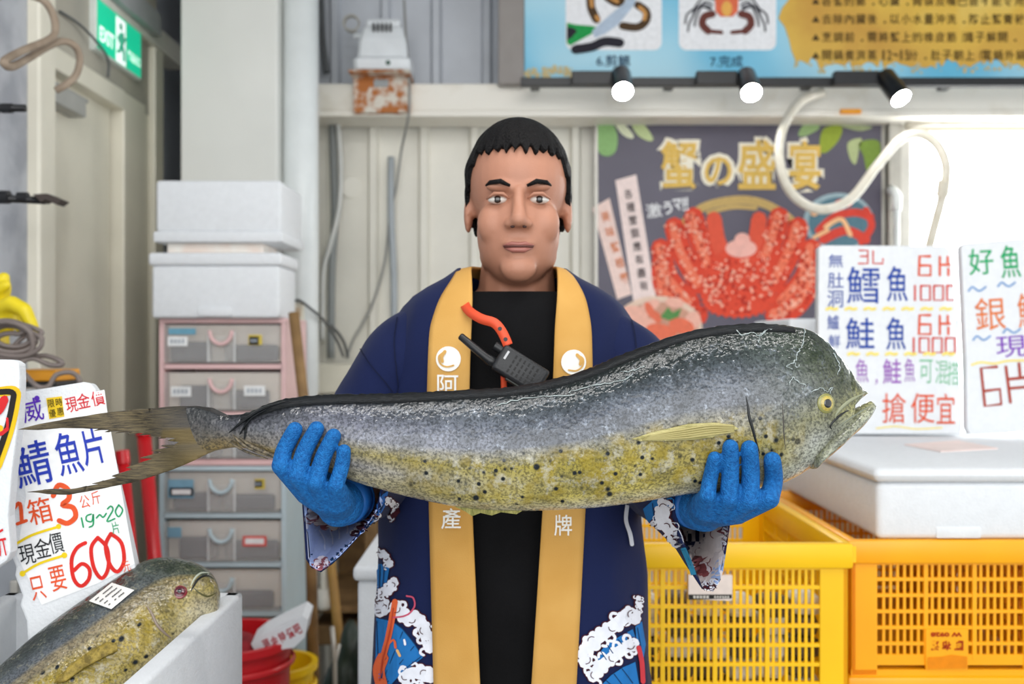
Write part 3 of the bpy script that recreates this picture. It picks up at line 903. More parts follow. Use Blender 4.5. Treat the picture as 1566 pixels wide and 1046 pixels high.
# ------------------------------------------------------------------ plastic drawer towers
DY = 2.95
m_draw = mat('clear_plastic', 'f0eeea', 0.32, alpha=0.17, var=0.03, spec=0.5)
m_pink = mat('pink_plastic', 'e9c3c2', 0.4, var=0.03)
m_blue = mat('pale_blue_plastic', 'c3d5dc', 0.4, var=0.03)
m_label = mat('paper_label', 'eef0f0', 0.7)
def drawer_tower(label, z_top, n, pitch, mf, seed, stickers):
    xa, xb = P(243, 0, DY).x, P(437, 0, DY).x
    dep = 0.30
    zb = z_top - n * pitch - 0.012
    t = thing('drawer_tower', label, 'drawers', ((xa + xb) / 2, DY + dep / 2, zb))
    f = MB()
    f.lohi((xa, DY, z_top - 0.014), (xb, DY + dep, z_top), 0.003)
    f.lohi((xa, DY + 0.004, zb), (xa + 0.014, DY + dep, z_top - 0.010)); f.lohi((xb - 0.014, DY + 0.004, zb), (xb, DY + dep, z_top - 0.010))
    f.lohi((xa, DY + dep - 0.006, zb), (xb, DY + dep, z_top - 0.01))
    for i in range(1, n + 1):
        z = z_top - i * pitch
        f.lohi((xa + 0.012, DY + 0.004, z - 0.008), (xb - 0.012, DY + dep, z + 0.006))
    f.lohi((xa, DY, zb - 0.0), (xb, DY + dep, zb + 0.012), 0.003)
    f.build('frame', mf, t)
    xm = (xa + xb) / 2
    rnd = random.Random(seed)
    for i in range(n):
        z1 = z_top - i * pitch - 0.018; z0 = z_top - (i + 1) * pitch + 0.010
        dr = MB().lohi((xa + 0.018, DY - 0.006, z0), (xb - 0.018, DY - 0.003, z1)).lohi((xa + 0.018, DY - 0.003, z0), (xb - 0.018, DY + dep - 0.02, z0 + 0.003)).build('drawer', m_draw, t)
        # recessed grip: dark pocket, pale side ribs, half-ring pull
        MB().lohi((xm - 0.036, DY - 0.0075, z0 + 0.004), (xm + 0.036, DY - 0.0065, z1 - 0.035)).build('grip_pocket', m_draw, dr)
        r = MB(); r.lohi((xm - 0.041, DY - 0.011, z0 + 0.002), (xm - 0.037, DY - 0.006, z1 - 0.02)); r.lohi((xm + 0.037, DY - 0.011, z0 + 0.002), (xm + 0.041, DY - 0.006, z1 - 0.02)); r.build('grip_rib', mat('rib_clear', 'e2e4e4', 0.3), dr)
        arc = [(xm + 0.033 * math.cos(a), DY - 0.016, z1 - 0.018 + 0.040 * math.sin(a)) for a in [math.pi + math.pi * q / 12 for q in range(13)]]
        MB().tube(arc, 0.0062, 8).build('pull', mf, dr, smooth=True)
        # what lies inside shows through; added beige sheet stands for the plastic's lit haze
        MB().lohi((xa + 0.020, DY + 0.030, z0 + 0.004), (xb - 0.020, DY + 0.034, z1 - 0.002)).build('haze_sheet', mat('haze_beige', 'e0d6c8', 0.7, col2='cfc8c0', scale=6), dr)
        w0 = rnd.uniform(0.02, 0.06); w1 = rnd.uniform(0.02, 0.06); hh = rnd.uniform(0.45, 0.72) * (z1 - z0)
        MB().lohi((xa + w0, DY + 0.003, z0 + 0.004), (xm - 0.02 + rnd.uniform(-.02, .02), DY + 0.028, z0 + hh), 0.01).lohi((xm + rnd.uniform(0, .03), DY + 0.004, z0 + 0.004), (xb - w1, DY + 0.028, z0 + hh * rnd.uniform(.7, 1.1)), 0.01).build('contents', mat('dark_goods', '3b3f4c', 0.6, col2='5d5f68', scale=12), dr)
        for (fx, fz, w, h, c) in stickers.get(i, []):
            xx = xa + (xb - xa) * fx; zz = z0 + (z1 - z0) * fz
            MB().lohi((xx - w / 2, DY - 0.0085, zz - h / 2), (xx + w / 2, DY - 0.0065, zz + h / 2)).build('sticker', ink(c), dr)
            if c in ('eef0f0', 'e05a52'):
                kk = MB()
                if c == 'e05a52':
                    kk.lohi((xx - w * .40, DY - 0.0095, zz - h * .28), (xx + w * .40, DY - 0.0085, zz + h * .28)); kk.build('sticker_field', ink('f0eeee'), dr)
                else:
                    for q in range(4):
                        kk.lohi((xx - w * .36 + q * w * .19, DY - 0.0092, zz - h * .22), (xx - w * .24 + q * w * .19, DY - 0.0085, zz + h * .22))
                    kk.build('sticker_print', ink('a6aeb6'), dr)
    return t
pt = (560 - 487) / F * DY
zt = P(0, 487, DY).z
drawer_tower('clear drawer tower with pink frame under the white foam boxes', zt, 3, pt, m_pink, 4,
             {0: [(0.155, 0.56, 0.058, 0.028, 'eef0f0'), (0.19, 0.82, 0.08, 0.018, '6fa6bd'), (0.765, 0.60, 0.04, 0.03, 'd9c25a'), (0.755, 0.58, 0.028, 0.024, 'eef0f0')],
              1: [(0.18, 0.50, 0.06, 0.03, 'eef0f0'), (0.76, 0.52, 0.062, 0.03, 'eef0f0')]})
zt2 = zt - 3 * pt - 0.014
nb = 7
pb_ = (zt2 - 0.014) / nb
drawer_tower('clear drawer tower with pale blue frame under the pink one', zt2, nb, (zt2 - 0.013) / nb, m_blue, 9,
             {0: [(0.18, 0.60, 0.075, 0.055, '7fa9bf'), (0.185, 0.52, 0.07, 0.026, 'e05a52'), (0.80, 0.72, 0.03, 0.03, 'd9c25a'), (0.79, 0.72, 0.024, 0.02, 'eef0f0')],
              1: [(0.13, 0.74, 0.04, 0.03, '7fa9bf'), (0.76, 0.52, 0.07, 0.03, 'e05a52')]})

# ------------------------------------------------------------------ white foam boxes on the drawers
def foam_box(label, lo, hi, lid=0.03, name='foam_box', group=None, upside=False, notch=True, m=m_foam, wall=0.022):
    lo = Vector(lo); hi = Vector(hi); c = (lo + hi) / 2
    t = thing(name, label, 'foam box', (c.x, c.y, lo.z), group=group)
    zs = hi.z - lid if not upside else lo.z + lid
    if upside:
        MB().lohi((lo.x + .006, lo.y + .006, zs), (hi.x - .006, hi.y - .006, hi.z), 0.010, 3).build('body', m, t, auto=30)
        rm = MB().lohi((lo.x, lo.y, lo.z), (hi.x, hi.y, zs + .002), 0.006, 2).build('rim', m, t, auto=30)
    else:
        MB().lohi((lo.x + .008, lo.y + .008, lo.z), (hi.x - .008, hi.y - .008, zs + 0.001), 0.010, 3).build('body', m, t, auto=30)
        MB().lohi((lo.x, lo.y, zs), (hi.x, hi.y, hi.z), 0.010, 3).build('lid', m, t, auto=30)
        if notch:
            w = (hi.x - lo.x) * 0.13
            MB().lohi((c.x - w, lo.y - 0.001, lo.z + 0.004), (c.x + w, lo.y + 0.012, lo.z + 0.030), 0.006, 2).build('grip_pad', m, t, auto=30)
    return t
za = zt + 0.003
a = P(226, 386, 2.90); b_ = P(430, 386, 2.90)
foam_box('white foam box with lid resting on the pink drawer tower', (a.x, 2.90, zt), (b_.x, 3.14, a.z), 0.038)
tag(MB().lohi((a.x + 0.045, 2.93, a.z), (b_.x - 0.06, 3.10, a.z + 0.030), 0.005).build('foam_slab', mat('stained_foam', 'ead9cd', 0.7, col2='f0ece4', scale=20)), 'thin stained foam slab squeezed between the two foam boxes on the drawers', 'slab')
a2 = P(237, 275, 2.90); b2 = P(430, 375, 2.90)
foam_box('upturned white foam box on top of the stack over the drawers', (a2.x - 0.006, 2.90, a.z + 0.030), (b2.x + 0.004, 3.20, a2.z), 0.030, upside=True)

# ------------------------------------------------------------------ red poles, red bin, yellow bin, rack
m_red = mat('red_plastic', 'd01f26', 0.3, var=0.08)
def pole(label, p_top, p_mid, m, r):
    a = Vector(p_top); b = Vector(p_mid); d = (b - a)
    t_ = (0.0 - a.z) / d.z
    e = a + d * t_
    t = thing('red_pole', label, 'pole', e)
    MB().tube([a, e], r, 16).build('shaft', m, t, smooth=True)
    MB().tube([a + (a - b).normalized() * 0.004, a - (a - b).normalized() * 0.03], r * 1.18, 16).build('end_cap', m, t, auto=40)
pole('slim red pole leaning at the door behind the handwritten price board', P(187, 692, 2.55), P(201, 850, 2.5), m_red, 0.015)
pole('thick red pole leaning between door and drawers', P(219, 650, 2.78), P(236, 850, 2.74), m_red, 0.019)

def bin_(name, label, cat, cx, cy, r, h, m, taper=0.78, rim=0.012):
    t = thing(name, label, cat, (cx, cy, 0))
    MB().lathe([(0.001, 0.0), (r * taper, 0.0), (r, h - 0.02), (r + rim, h - 0.018), (r + rim, h), (r - 0.004, h), (r * taper - 0.004, 0.012), (0.001, 0.012)], (cx, cy, 0), 36).build('body', m, t, auto=40)
    MB().lathe([(r + rim * .4, h - 0.07), (r + rim * .8, h - 0.065), (r + rim * .8, h - 0.058), (r + rim * .4, h - 0.053)], (cx, cy, 0), 36).build('rib', m, t, auto=40)
    return t
rb = P(450, 972, 2.45)
cxr = rb.x - 0.155
bin_('red_bin', 'tall red plastic bin with a white board stuck in it', 'bin', cxr, 2.45, 0.145, rb.z, m_red)
# red cloth lump and white board standing in the bin
k = MB()
rnd = random.Random(5)
k.ell((cxr - 0.02, 2.43, rb.z - 0.035), (0.105, 0.10, 0.05), 24, 14)
for i in range(16):
    a0, z0_ = Vector((cxr - 0.03 + rnd.uniform(-.06, .06), 2.42 + rnd.uniform(-.06, .05), rb.z - 0.01)), rnd.uniform(.0, .05)
    k.capsule([a0, a0 + Vector((rnd.uniform(-.03, .03), rnd.uniform(-.03, .03), z0_)), a0 + Vector((rnd.uniform(-.05, .05), rnd.uniform(-.04, .04), z0_ * .6))], (0.022, 0.014, 0.010), 10)
o = k.build('red_cloth', mat('dark_red_cloth', 'a5202c', 0.8, col2='7c1420', scale=25)); remesh(o, 0.005, 4)
tag(o, 'crumpled dark red cloth heaped in the red bin', 'cloth')
pts = [P(392, 1000, 2.38), P(384, 985, 2.38), P(400, 972, 2.38), P(462, 941, 2.38), P(471, 948, 2.38), P(466, 975, 2.38), P(450, 990, 2.38)]
t = thing('white_board', 'white foam board with red writing stuck slantwise in the red bin', 'board', P(430, 1000, 2.38))
MB().prism([(p.x, p.y, p.z) for p in pts], (0.004, 0.045, 0.022)).build('panel', m_foam, t)
k = Flat(on_plane((0, 2.38, 0), (0, -1, 0), 0.001))
for i, (cx, cy) in enumerate(((408, 985), (420, 980), (432, 974), (444, 968), (455, 962))):
    k.glyph('現金特價吧'[i], cx, cy, 11, 16, -26, 0.02)
k.build('lettering', ink('b8414a'), t)
ry = P(487, 1012, 2.75)
bin_('yellow_bin', 'yellow plastic bin standing behind the red bin', 'bin', ry.x - 0.115, 2.75, 0.10, ry.z, mat('yellow_plastic', 'efc40f', 0.35, var=0.05))

# wooden rack in the shade
t = thing('wooden_rack', 'rough wooden rack against the back wall beside the drawers', 'rack', (P(490, 0, 3.45).x, 3.45, 0))
for px_, w in ((470, 0.045), (570, 0.04)):
    x = P(px_, 0, 3.4).x
    MB().lohi((x - w / 2, 3.36, 0), (x + w / 2, 3.42, 1.18)).build('post', m_wood, t)
xa, xb = P(484, 0, 3.4).x, P(640, 0, 3.4).x
for (y0, y1) in ((780, 792), (925, 935), (955, 984)):
    MB().lohi((xa, 3.34, P(0, y1, 3.36).z), (xb, 3.84, P(0, y0, 3.36).z), 0.003).build('plank', m_wood, t)
MB().lohi((xa, 3.82, 0.0), (xb, 3.84, 1.16)).build('back_board', m_wood, t)
t = thing('scrub_brush', 'white scrubbing brush hanging in front of the wooden rack', 'brush', P(495, 930, 3.30))
MB().tube([P(495, 862, 3.30), P(495, 905, 3.30), P(495, 930, 3.30)], [0.012, 0.013, 0.026], 12).build('handle', mat('bone_white', 'dcd8cc', 0.5), t, smooth=True)
MB().tube([P(495, 900, 3.30), P(495, 925, 3.30), P(495, 931, 3.30)], [0.022, 0.03, 0.024], 12).build('bristle_head', mat('brush_white', 'e9e6dd', 0.8, bump=0.6, bscale=400), t, smooth=True)
tag(MB().tube([P(505, 850, 3.29), P(518, 975, 3.28), P(524, 1040, 3.27), (P(524, 1040, 3.27).x + 0.05, 3.26, 0.0)], 0.016, 12).build('broom_handle', mat('tan_wood', 'b38a45', 0.6, col2='9a7236', scale=10), smooth=True), 'tan broom handle leaning in front of the wooden rack', 'broom handle')
t = thing('metal_tongs', 'thin pale metal rod standing in front of dark green bag', 'rod', (P(513, 1046, 2.95).x, 2.95, 0))
MB().tube([P(508, 958, 2.95), P(512, 1010, 2.95), (P(514, 1046, 2.95).x, 2.95, 0.0)], 0.007, 8).build('shaft', m_alu, t, smooth=True)
MB().tube([P(519, 985, 2.95), P(513, 1012, 2.95), (P(513, 1012, 2.95).x, 2.95, 0.2)], 0.005, 8).build('side_wire', m_alu, t, smooth=True)
k = MB(); c = P(534, 1010, 3.08)
for i in range(9):
    k.ell((c.x + rnd.uniform(-.05, .05), 3.10 + rnd.uniform(-.03, .03), 0.18 + i * (c.z - 0.16) / 8), (0.075 - i * .005, 0.06, 0.10), 14, 10)
k.ell((c.x, 3.10, 0.12), (0.085, 0.075, 0.12), 14, 10)
o = k.build('bin_bag', mat('dark_green_bag', '2c3a30', 0.45, col2='1d2620', scale=20, bump=0.4, bscale=40)); remesh(o, 0.012, 3)
tag(o, 'slumped dark green bag standing below the wooden rack', 'bag')

# foam box stack behind the person
fx0 = P(539, 0, 1.92).x
ft = P(0, 866, 1.92).z
for i in range(3):
    h = ft / 3
    foam_box(['lowest white foam box of the stack behind the person', 'middle white foam box of the stack behind the person', 'top white foam box of the stack behind the person'][i],
             (fx0, 1.92, i * h), (fx0 + 0.40, 2.35, (i + 1) * h - 0.0005), 0.03, notch=False)

# ------------------------------------------------------------------ grey cabinet with cable coil, yellow gloves, orange box
CT = P(0, 592, 2.1).z
t = thing('side_cabinet', 'low grey metal cabinet by the grey wall behind the price boards', 'cabinet', (-1.14, 2.15, 0))
MB().lohi((-1.33, 2.02, 0.03), (-0.965, 2.28, CT - 0.02), 0.004).build('body', mat('cabinet_grey', '8c9096', 0.45), t)
MB().lohi((-1.335, 2.01, CT - 0.02), (-0.955, 2.285, CT), 0.004).build('worktop', mat('cabinet_top', 'a9abad', 0.4), t)
dd = MB().lohi((-1.32, 2.012, 0.06), (-0.975, 2.02, CT - 0.05), 0.002).build('door', mat('cabinet_door', '969aa0', 0.45), t)
MB().lohi((-1.01, 2.0, 0.8), (-0.995, 2.014, 0.92), 0.003).build('handle', m_alu, dd)
a = P(35, 590, 2.12); b_ = P(92, 574, 2.12)
t = thing('orange_case', 'small orange plastic case on the grey cabinet', 'case', ((a.x + b_.x) / 2, 2.16, CT))
MB().lohi((a.x - 0.02, 2.10, CT), (b_.x, 2.22, CT + 0.012), 0.003).build('base', m_black, t)
MB().lohi((a.x - 0.02, 2.10, CT + 0.012), (b_.x, 2.22, CT + 0.036), 0.004).build('lid', mat('orange_plastic', 'e39a1d', 0.4), t)
m_coil = mat('taupe_cable', '7b706b', 0.5, var=0.12)
cc = P(18, 520, 2.05)
k = []
for i in range(5 * 24):
    a = 2 * math.pi * i / 24; q = i // 24
    rx = (0.058, 0.050, 0.062, 0.040, 0.030)[q]; rz = (0.040, 0.032, 0.036, 0.026, 0.016)[q]
    k.append((cc.x - 0.012 + (q % 3) * 0.006 + rx * math.cos(a + 0.3 * q), cc.y + 0.012 * math.sin(a * 0.5 + q) + q * 0.006, cc.z + (q % 2) * 0.006 + rz * math.sin(a + 0.3 * q) - 0.25 * rx * math.cos(a) * 0.3))
k += [tuple(P(*q)) for q in ((10, 545, 2.07), (40, 546, 2.07), (70, 544, 2.08), (92, 552, 2.08), (94, 558, 2.08), (76, 558, 2.07), (50, 548, 2.06), (30, 558, 2.05), (45, 580, 2.04), (60, 592, 2.03), (75, 590, 2.05), (85, 574, 2.06), (105, 569, 2.07), (118, 575, 2.08), (122, 586, 2.08))]
tag(MB().tube(cr_spline(k, 3), 0.0052, 8).build('cable_coil', m_coil, smooth=True), 'tangled coil of taupe cable above the price boards', 'cable')
# rubber gloves: two crumpled shapes
m_yel = mat('yellow_rubber', 'e9d21c', 0.45, var=0.06, scale=30)
def rubber_glove(label, chains):
    k = MB()
    for pts, rs in chains:
        k.capsule([P(*p) for p in pts], rs, 12)
    o = k.build('rubber_glove', m_yel); remesh(o, 0.004, 4)
    return tag(o, label, 'glove')
rubber_glove('yellow rubber glove standing bunched up at the grey wall', [([(-14, 470, 2.16), (0, 440, 2.15), (6, 425, 2.15)], (0.035, 0.024, 0.013)), ([(-6, 445, 2.14), (10, 436, 2.13)], (0.016, 0.010)), ([(-14, 470, 2.16), (-20, 520, 2.16)], (0.035, 0.045)), ([(-20, 520, 2.16), (-20, 565, 2.16)], (0.045, 0.045))])
rubber_glove('yellow rubber glove drooping over the tangled cable coil', [([(0, 470, 2.12), (18, 464, 2.11), (38, 474, 2.10), (50, 500, 2.10), (52, 510, 2.10)], (0.015, 0.017, 0.015, 0.013, 0.010)), ([(18, 470, 2.13), (30, 500, 2.13), (46, 510, 2.12)], (0.014, 0.012, 0.010)), ([(5, 478, 2.13), (8, 500, 2.14)], (0.018, 0.02))])

# ------------------------------------------------------------------ handwritten price boards on the left
def board(name, label, poly, d, thick, mapn, m=m_foam, cat='price sign', loc=None, tilt=(0, -1, 0)):
    f0 = on_plane(mapn, tilt, 0.0)
    q = [f0(*p) for p in poly]
    c = sum(q, Vector()) / len(q)
    t = thing(name, label, cat, loc or (c.x, c.y, min(v.z for v in q)))
    k = MB(); k.prism(q, -f0.n * thick)
    o = k.build('panel', m, t)
    md = o.modifiers.new('bevel', 'BEVEL'); md.width = 0.003; md.segments = 2; md.limit_method = 'ANGLE'
    apply_mods(o)
    return t, on_plane(mapn, tilt, 0.0006)
n1 = (0.10, -1, 0.10)
poly = [(24, 607), (30, 600), (128, 584), (139, 586), (146, 596), (165, 680), (188, 778), (206, 862), (218, 930), (60, 1000), (42, 985), (40, 950), (30, 925), (34, 912), (22, 880), (24, 868), (12, 838), (16, 815), (8, 790), (18, 700)]
t, f = board('price_board', 'white foam board priced 600 for mackerel fillets in the fish box', poly, 1.38, 0.024, P(110, 780, 1.345), tilt=n1)
pp = Flat(f).poly([(24, 640), (100, 610), (160, 596), (164, 628), (206, 862), (150, 892), (64, 925), (26, 850), (40, 760)]).build('paper', ink('f7f8f8'), t)
k = Flat(f, 0.0008); R_ = -13
k.glyph('挪', 18, 642, 22, 34, R_, 0.0); k.glyph('威', 50, 627, 32, 36, R_, 0.004); k.disc(57, 609, 4)
k.build('lettering', ink('5a2fb0'), t)
o = Flat(f, 0.0008).poly([(71, 609), (95, 606), (99, 637), (76, 641)]).build('sticker', ink('ecc72a'), t)
k = Flat(f, 0.0014)
for ch, cx, cy in (('限', 79, 617), ('時', 91, 615), ('優', 81, 632), ('惠', 93, 629)):
    k.glyph(ch, cx, cy, 10, 12, -8, 0.004)
k.build('sticker_print', ink('2b2412'), o)
k = Flat(f, 0.0008)
for ch, cx, cy, w in (('現', 110, 619, 18), ('金', 128, 613, 20), ('價', 150, 609, 20)):
    k.glyph(ch, cx, cy, w, 23, -12, 0.008)
k.build('lettering', ink('cf2a33'), t)
k = Flat(f, 0.0008)
k.glyph('鯖', 50, 709, 56, 68, R_, 0.006); k.glyph('魚', 105, 693, 38, 66, R_, 0.008); k.glyph('片', 142, 683, 34, 56, R_, 0.008)
k.build('lettering', ink('2b3fae'), t)
k = Flat(f, 0.0008)
k.stroke([(21, 778), (31, 770), (34, 797)], 6); k.stroke([(27, 801), (41, 796)], 5)
k.glyph('箱', 61, 781, 36, 40, R_, 0.004); k.g().stroke([(82, 758), (90, 742), (104, 748), (106, 762), (96, 772), (112, 776), (116, 790), (104, 800), (91, 796)], 8)
k.glyph('公', 130, 767, 15, 20, R_, 0.0); k.glyph('斤', 147, 761, 14, 20, R_, 0.0)
k.glyph('只', 58, 899, 22, 36, R_, 0.002); k.glyph('要', 89, 884, 24, 38, R_, 0.002); k.glyph('元', 194, 866, 12, 16, R_, 0.0)
k.build('lettering', ink('e2562b'), t)
k = Flat(f, 0.0008)
k.stroke([(125, 792), (128, 806)], 2.6); k.g().stroke([(140, 786), (133, 789), (133, 796), (141, 797), (143, 786), (143, 802), (137, 806)], 2.4)
k.g().stroke([(148, 792), (153, 787), (158, 791), (163, 785)], 2.4); k.g().stroke([(165, 778), (170, 774), (173, 780), (164, 797), (176, 793)], 2.4); k.g().stroke([(182, 772), (177, 782), (182, 790), (188, 780), (182, 772)], 2.4)
k.glyph('片', 177, 807, 12, 18, R_, 0.0)
k.build('lettering', ink('1f9a62'), t)
k = Flat(f, 0.0008); k.stroke([(23, 833), (50, 818), (91, 805)], 4); k.disc(23, 833, 4.5); k.disc(90, 805, 4); k.stroke([(35, 877), (60, 862), (99, 849)], 4); k.disc(35, 877, 4.5); k.disc(99, 849, 4.5)
k.build('underline', ink('efcf1d'), t)
k = Flat(f, 0.0008); k.glyph('現', 42, 848, 24, 30, R_, 0.002); k.glyph('金', 65, 838, 24, 30, R_, 0.002); k.glyph('價', 86, 830, 22, 32, R_, 0.002)
k.build('lettering', ink('23262a'), t)
k = Flat(f, 0.0008)
k.stroke([(131, 830), (118, 838), (110, 856), (113, 884), (124, 896), (136, 886), (137, 870), (126, 862), (114, 872)], 6)
k.g().stroke([(150, 822), (140, 838), (144, 868), (156, 884), (166, 868), (164, 838), (150, 822)], 6); k.g().stroke([(170, 816), (162, 834), (168, 862), (180, 874), (190, 858), (186, 830), (170, 816)], 6)
k.build('lettering', ink('d92a24'), t)
# leftmost board
poly = [(-140, 548), (20, 550), (29, 556), (30, 580), (28, 640), (18, 720), (12, 790), (16, 845), (10, 858), (-60, 905), (-150, 960)]
t, f = board('price_board', 'white foam board with thick black yellow edged stroke at the left edge of the stall', poly, 1.26, 0.022, P(0, 720, 1.26), tilt=(0.05, -1, 0.05))
k = Flat(f, 0.0006); k.stroke([(-60, 598), (-10, 600), (22, 598), (24, 615), (14, 660), (-4, 712)], 15); k.build('brush_edge', ink('eabf20'), t)
k = Flat(f, 0.0012); k.stroke([(-60, 600), (-10, 600), (19, 600), (20, 616), (10, 660), (-8, 712)], 9); k.build('brush_line', ink('27221f'), t)
k = Flat(f, 0.0012); k.stroke([(-20, 624), (-2, 618), (8, 610)], 11); k.stroke([(10, 612), (0, 630), (-20, 640)], 8); k.stroke([(-20, 664), (0, 664), (12, 656)], 6); k.stroke([(12, 640), (12, 655), (4, 664)], 4)
k.glyph('折', 0, 830, 22, 42, -12, 0.004)
k.build('lettering', ink('d42a2e'), t)
Flat(f, 0.0012).disc(1, 655, 5).build('brush_dot', ink('eabf20'), t)

# ------------------------------------------------------------------ open foam box with the second fish
BX1 = P(372, 0, 1.45).x; BX0 = -0.735; BY0, BY1 = 0.78, 1.45; BZ1 = P(0, 905, 1.45).z; BZ0 = BZ1 - 0.24; wt = 0.026
t = thing('open_foam_box', 'open white foam box holding a fish and a price board', 'foam box', ((BX0 + BX1) / 2, (BY0 + BY1) / 2, BZ0))
MB().lohi((BX0, BY0, BZ0), (BX1, BY1, BZ0 + wt), 0.004).build('base', m_foam, t)
for nm, lo, hi in (('side_wall', (BX1 - wt, BY0, BZ0), (BX1, BY1, BZ1)), ('side_wall', (BX0, BY0, BZ0), (BX0 + wt, BY1, BZ1)), ('end_wall', (BX0, BY1 - wt, BZ0), (BX1, BY1, BZ1)), ('end_wall', (BX0, BY0, BZ0), (BX1, BY0 + wt, BZ1))):
    MB().lohi(lo, hi, 0.006, 3).build(nm, m_foam, t, auto=30)
tb = thing('stall_table', 'low steel stall table under the open foam box', 'table', ((BX0 + BX1) / 2, 1.1, 0))
MB().lohi((BX0 - 0.05, BY0 - 0.04, BZ0 - 0.03), (BX1 + 0.03, BY1 + 0.03, BZ0), 0.004).build('tabletop', m_alu, tb)
for sx in (BX0, BX1 - 0.01):
    for sy in (BY0, BY1 - 0.02):
        MB().lohi((sx - 0.015, sy - 0.015, 0), (sx + 0.015, sy + 0.015, BZ0 - 0.03)).build('leg', m_alu, tb)
# ------------------------------------------------------------------ yellow crates on the right
m_crate = mat('yellow_crate_plastic', 'ffc600', 0.35, var=0.04, scale=8)
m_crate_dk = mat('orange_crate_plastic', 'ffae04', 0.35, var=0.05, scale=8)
def crate(label, w, dpt, h, m, cols, rows, slats, loc, rotz=0, group=None, name='plastic_crate'):
    t = thing(name, label, 'crate', loc, rotz, group)
    p = 0.05                      # corner post width
    x0, x1, y0, y1 = -w / 2, w / 2, 0.0, dpt
    rz = h - 0.045
    # rim: four rounded rails, hollow lip
    k = MB()
    k.lohi((x0 - .008, y0 - .008, rz), (x1 + .008, y0 + .014, h), 0.006, 2); k.lohi((x0 - .008, y1 - .014, rz), (x1 + .008, y1 + .008, h), 0.006, 2)
    k.lohi((x0 - .008, y0, rz), (x0 + .014, y1, h), 0.006, 2); k.lohi((x1 - .014, y0, rz), (x1 + .008, y1, h), 0.006, 2)
    k.build('rim', m, t, world=False, auto=35)
    # little teeth along the long rims
    k = MB()
    n = int(dpt / 0.024)
    for i in range(n):
        yy = y0 + 0.02 + i * (dpt - 0.04) / n
        for xx in (x0 - 0.013, x1 + 0.013):
            k.lohi((xx - .008, yy, rz + 0.006), (xx + .008, yy + 0.006, h - 0.010))
    k.build('rim_ribs', m, t, world=False)['kind'] = 'stuff'
    for cx in (x0, x1):
        for cy in (y0, y1):
            sx = 1 if cx == x0 else -1; sy = 1 if cy == y0 else -1
            q = MB()
            q.lohi((min(cx, cx + sx * p), min(cy, cy + sy * .010), 0), (max(cx, cx + sx * p), max(cy, cy + sy * .010), rz + .005), 0.002)
            q.lohi((min(cx, cx + sx * .010), min(cy, cy + sy * p), 0), (max(cx, cx + sx * .010), max(cy, cy + sy * p), rz + .005), 0.002)
            q.build('corner_post', m, t, world=False)
    def face(length, place, n_col, nm):
        """one lattice wall in (s, z): thin upright bars, rows of rails, broader mullions"""
        s0, s1 = p, length - p
        zb = 0.03
        lat = MB()
        for c in range(n_col):
            a = s0 + (s1 - s0) * c / n_col; b = s0 + (s1 - s0) * (c + 1) / n_col
            for i in range(1, slats):
                s = a + (b - a) * i / slats
                lat.box(place(s, (zb + rz) / 2, 0), place.size(0.0052, 0.004, rz - zb))
        lat.build('lattice', m, t, world=False)['kind'] = 'stuff'
        for c in range(1, n_col):
            s = s0 + (s1 - s0) * c / n_col
            MB().box(place(s, (zb + rz) / 2, 0), place.size(0.008, 0.010, rz - zb)).build('mullion', m, t, world=False)
        for r in range(rows + 1):
            z = zb + (rz - zb) * r / rows
            MB().box(place((s0 + s1) / 2, z, 0), place.size(s1 - s0 + 0.004, 0.008, 0.0065 if r else 0.02)).build('rail', m, t, world=False)
    class Pl:
        def __init__(s, fx): s.fx = fx
        def __call__(s, a, z, o): return s.fx(a, z)
    fr = Pl(lambda a, z: (x0 + a, y0 + 0.006, z)); fr.size = lambda a, b, c: (a, b, c)
    bk = Pl(lambda a, z: (x0 + a, y1 - 0.006, z)); bk.size = lambda a, b, c: (a, b, c)
    le = Pl(lambda a, z: (x0 + 0.006, y0 + a, z)); le.size = lambda a, b, c: (b, a, c)
    ri = Pl(lambda a, z: (x1 - 0.006, y0 + a, z)); ri.size = lambda a, b, c: (b, a, c)
    face(w, fr, cols, 'front'); face(w, bk, cols, 'back'); face(dpt, le, cols + 1, 'left'); face(dpt, ri, cols + 1, 'right')
    MB().lohi((x0, y0, 0), (x1, y1, 0.012)).build('base', m, t, world=False)
    return t
# crate beside the person: wide, open
Z1 = P(0, 832, 1.75).z
h1 = Z1 / 3
XA = P(1300, 0, 1.75).x
w1 = 0.47
c1 = crate('open yellow lattice crate right beside the person, top of its stack', w1, 0.60, h1, m_crate, 4, 8, 8, (XA - w1 / 2, 1.76, 2 * h1))
for i, lb in ((0, 'yellow lattice crate at the foot of the stack beside the person'), (1, 'yellow lattice crate in the middle of the stack beside the person')):
    c = copy_tree(c1); c.location = (XA - w1 / 2, 1.76, i * h1); c['label'] = lb
# white and dark packed goods inside the crate
rnd = random.Random(21)
m_ice = mat('white_packets', 'f3f1ea', 0.5, var=0.06, scale=40)
m_pk = mat('dark_packets', '4a3d33', 0.5, col2='7a6a58', scale=30)
for i in range(42):
    lay = i // 7
    x = XA - w1 + 0.062 + (i % 7) * 0.058 + rnd.uniform(-.006, .006)
    y = 1.822 + rnd.uniform(-.004, .02); z = 2 * h1 + 0.016 + lay * 0.038
    m = m_ice if rnd.random() < .55 else m_pk
    o = MB().box((0, 0, 0.018), (0.050, 0.062, 0.036), None, 0.010, 2).build('seafood_packet', m)
    o.location = (x, y, z); o.rotation_euler = (0, 0, rnd.uniform(-.35, .35))
    tag(o, 'small white packet lying inside the open yellow crate' if m is m_ice else 'small dark brown packet lying inside the open yellow crate', 'packet', 'white packets in the open crate' if m is m_ice else 'dark packets in the open crate')
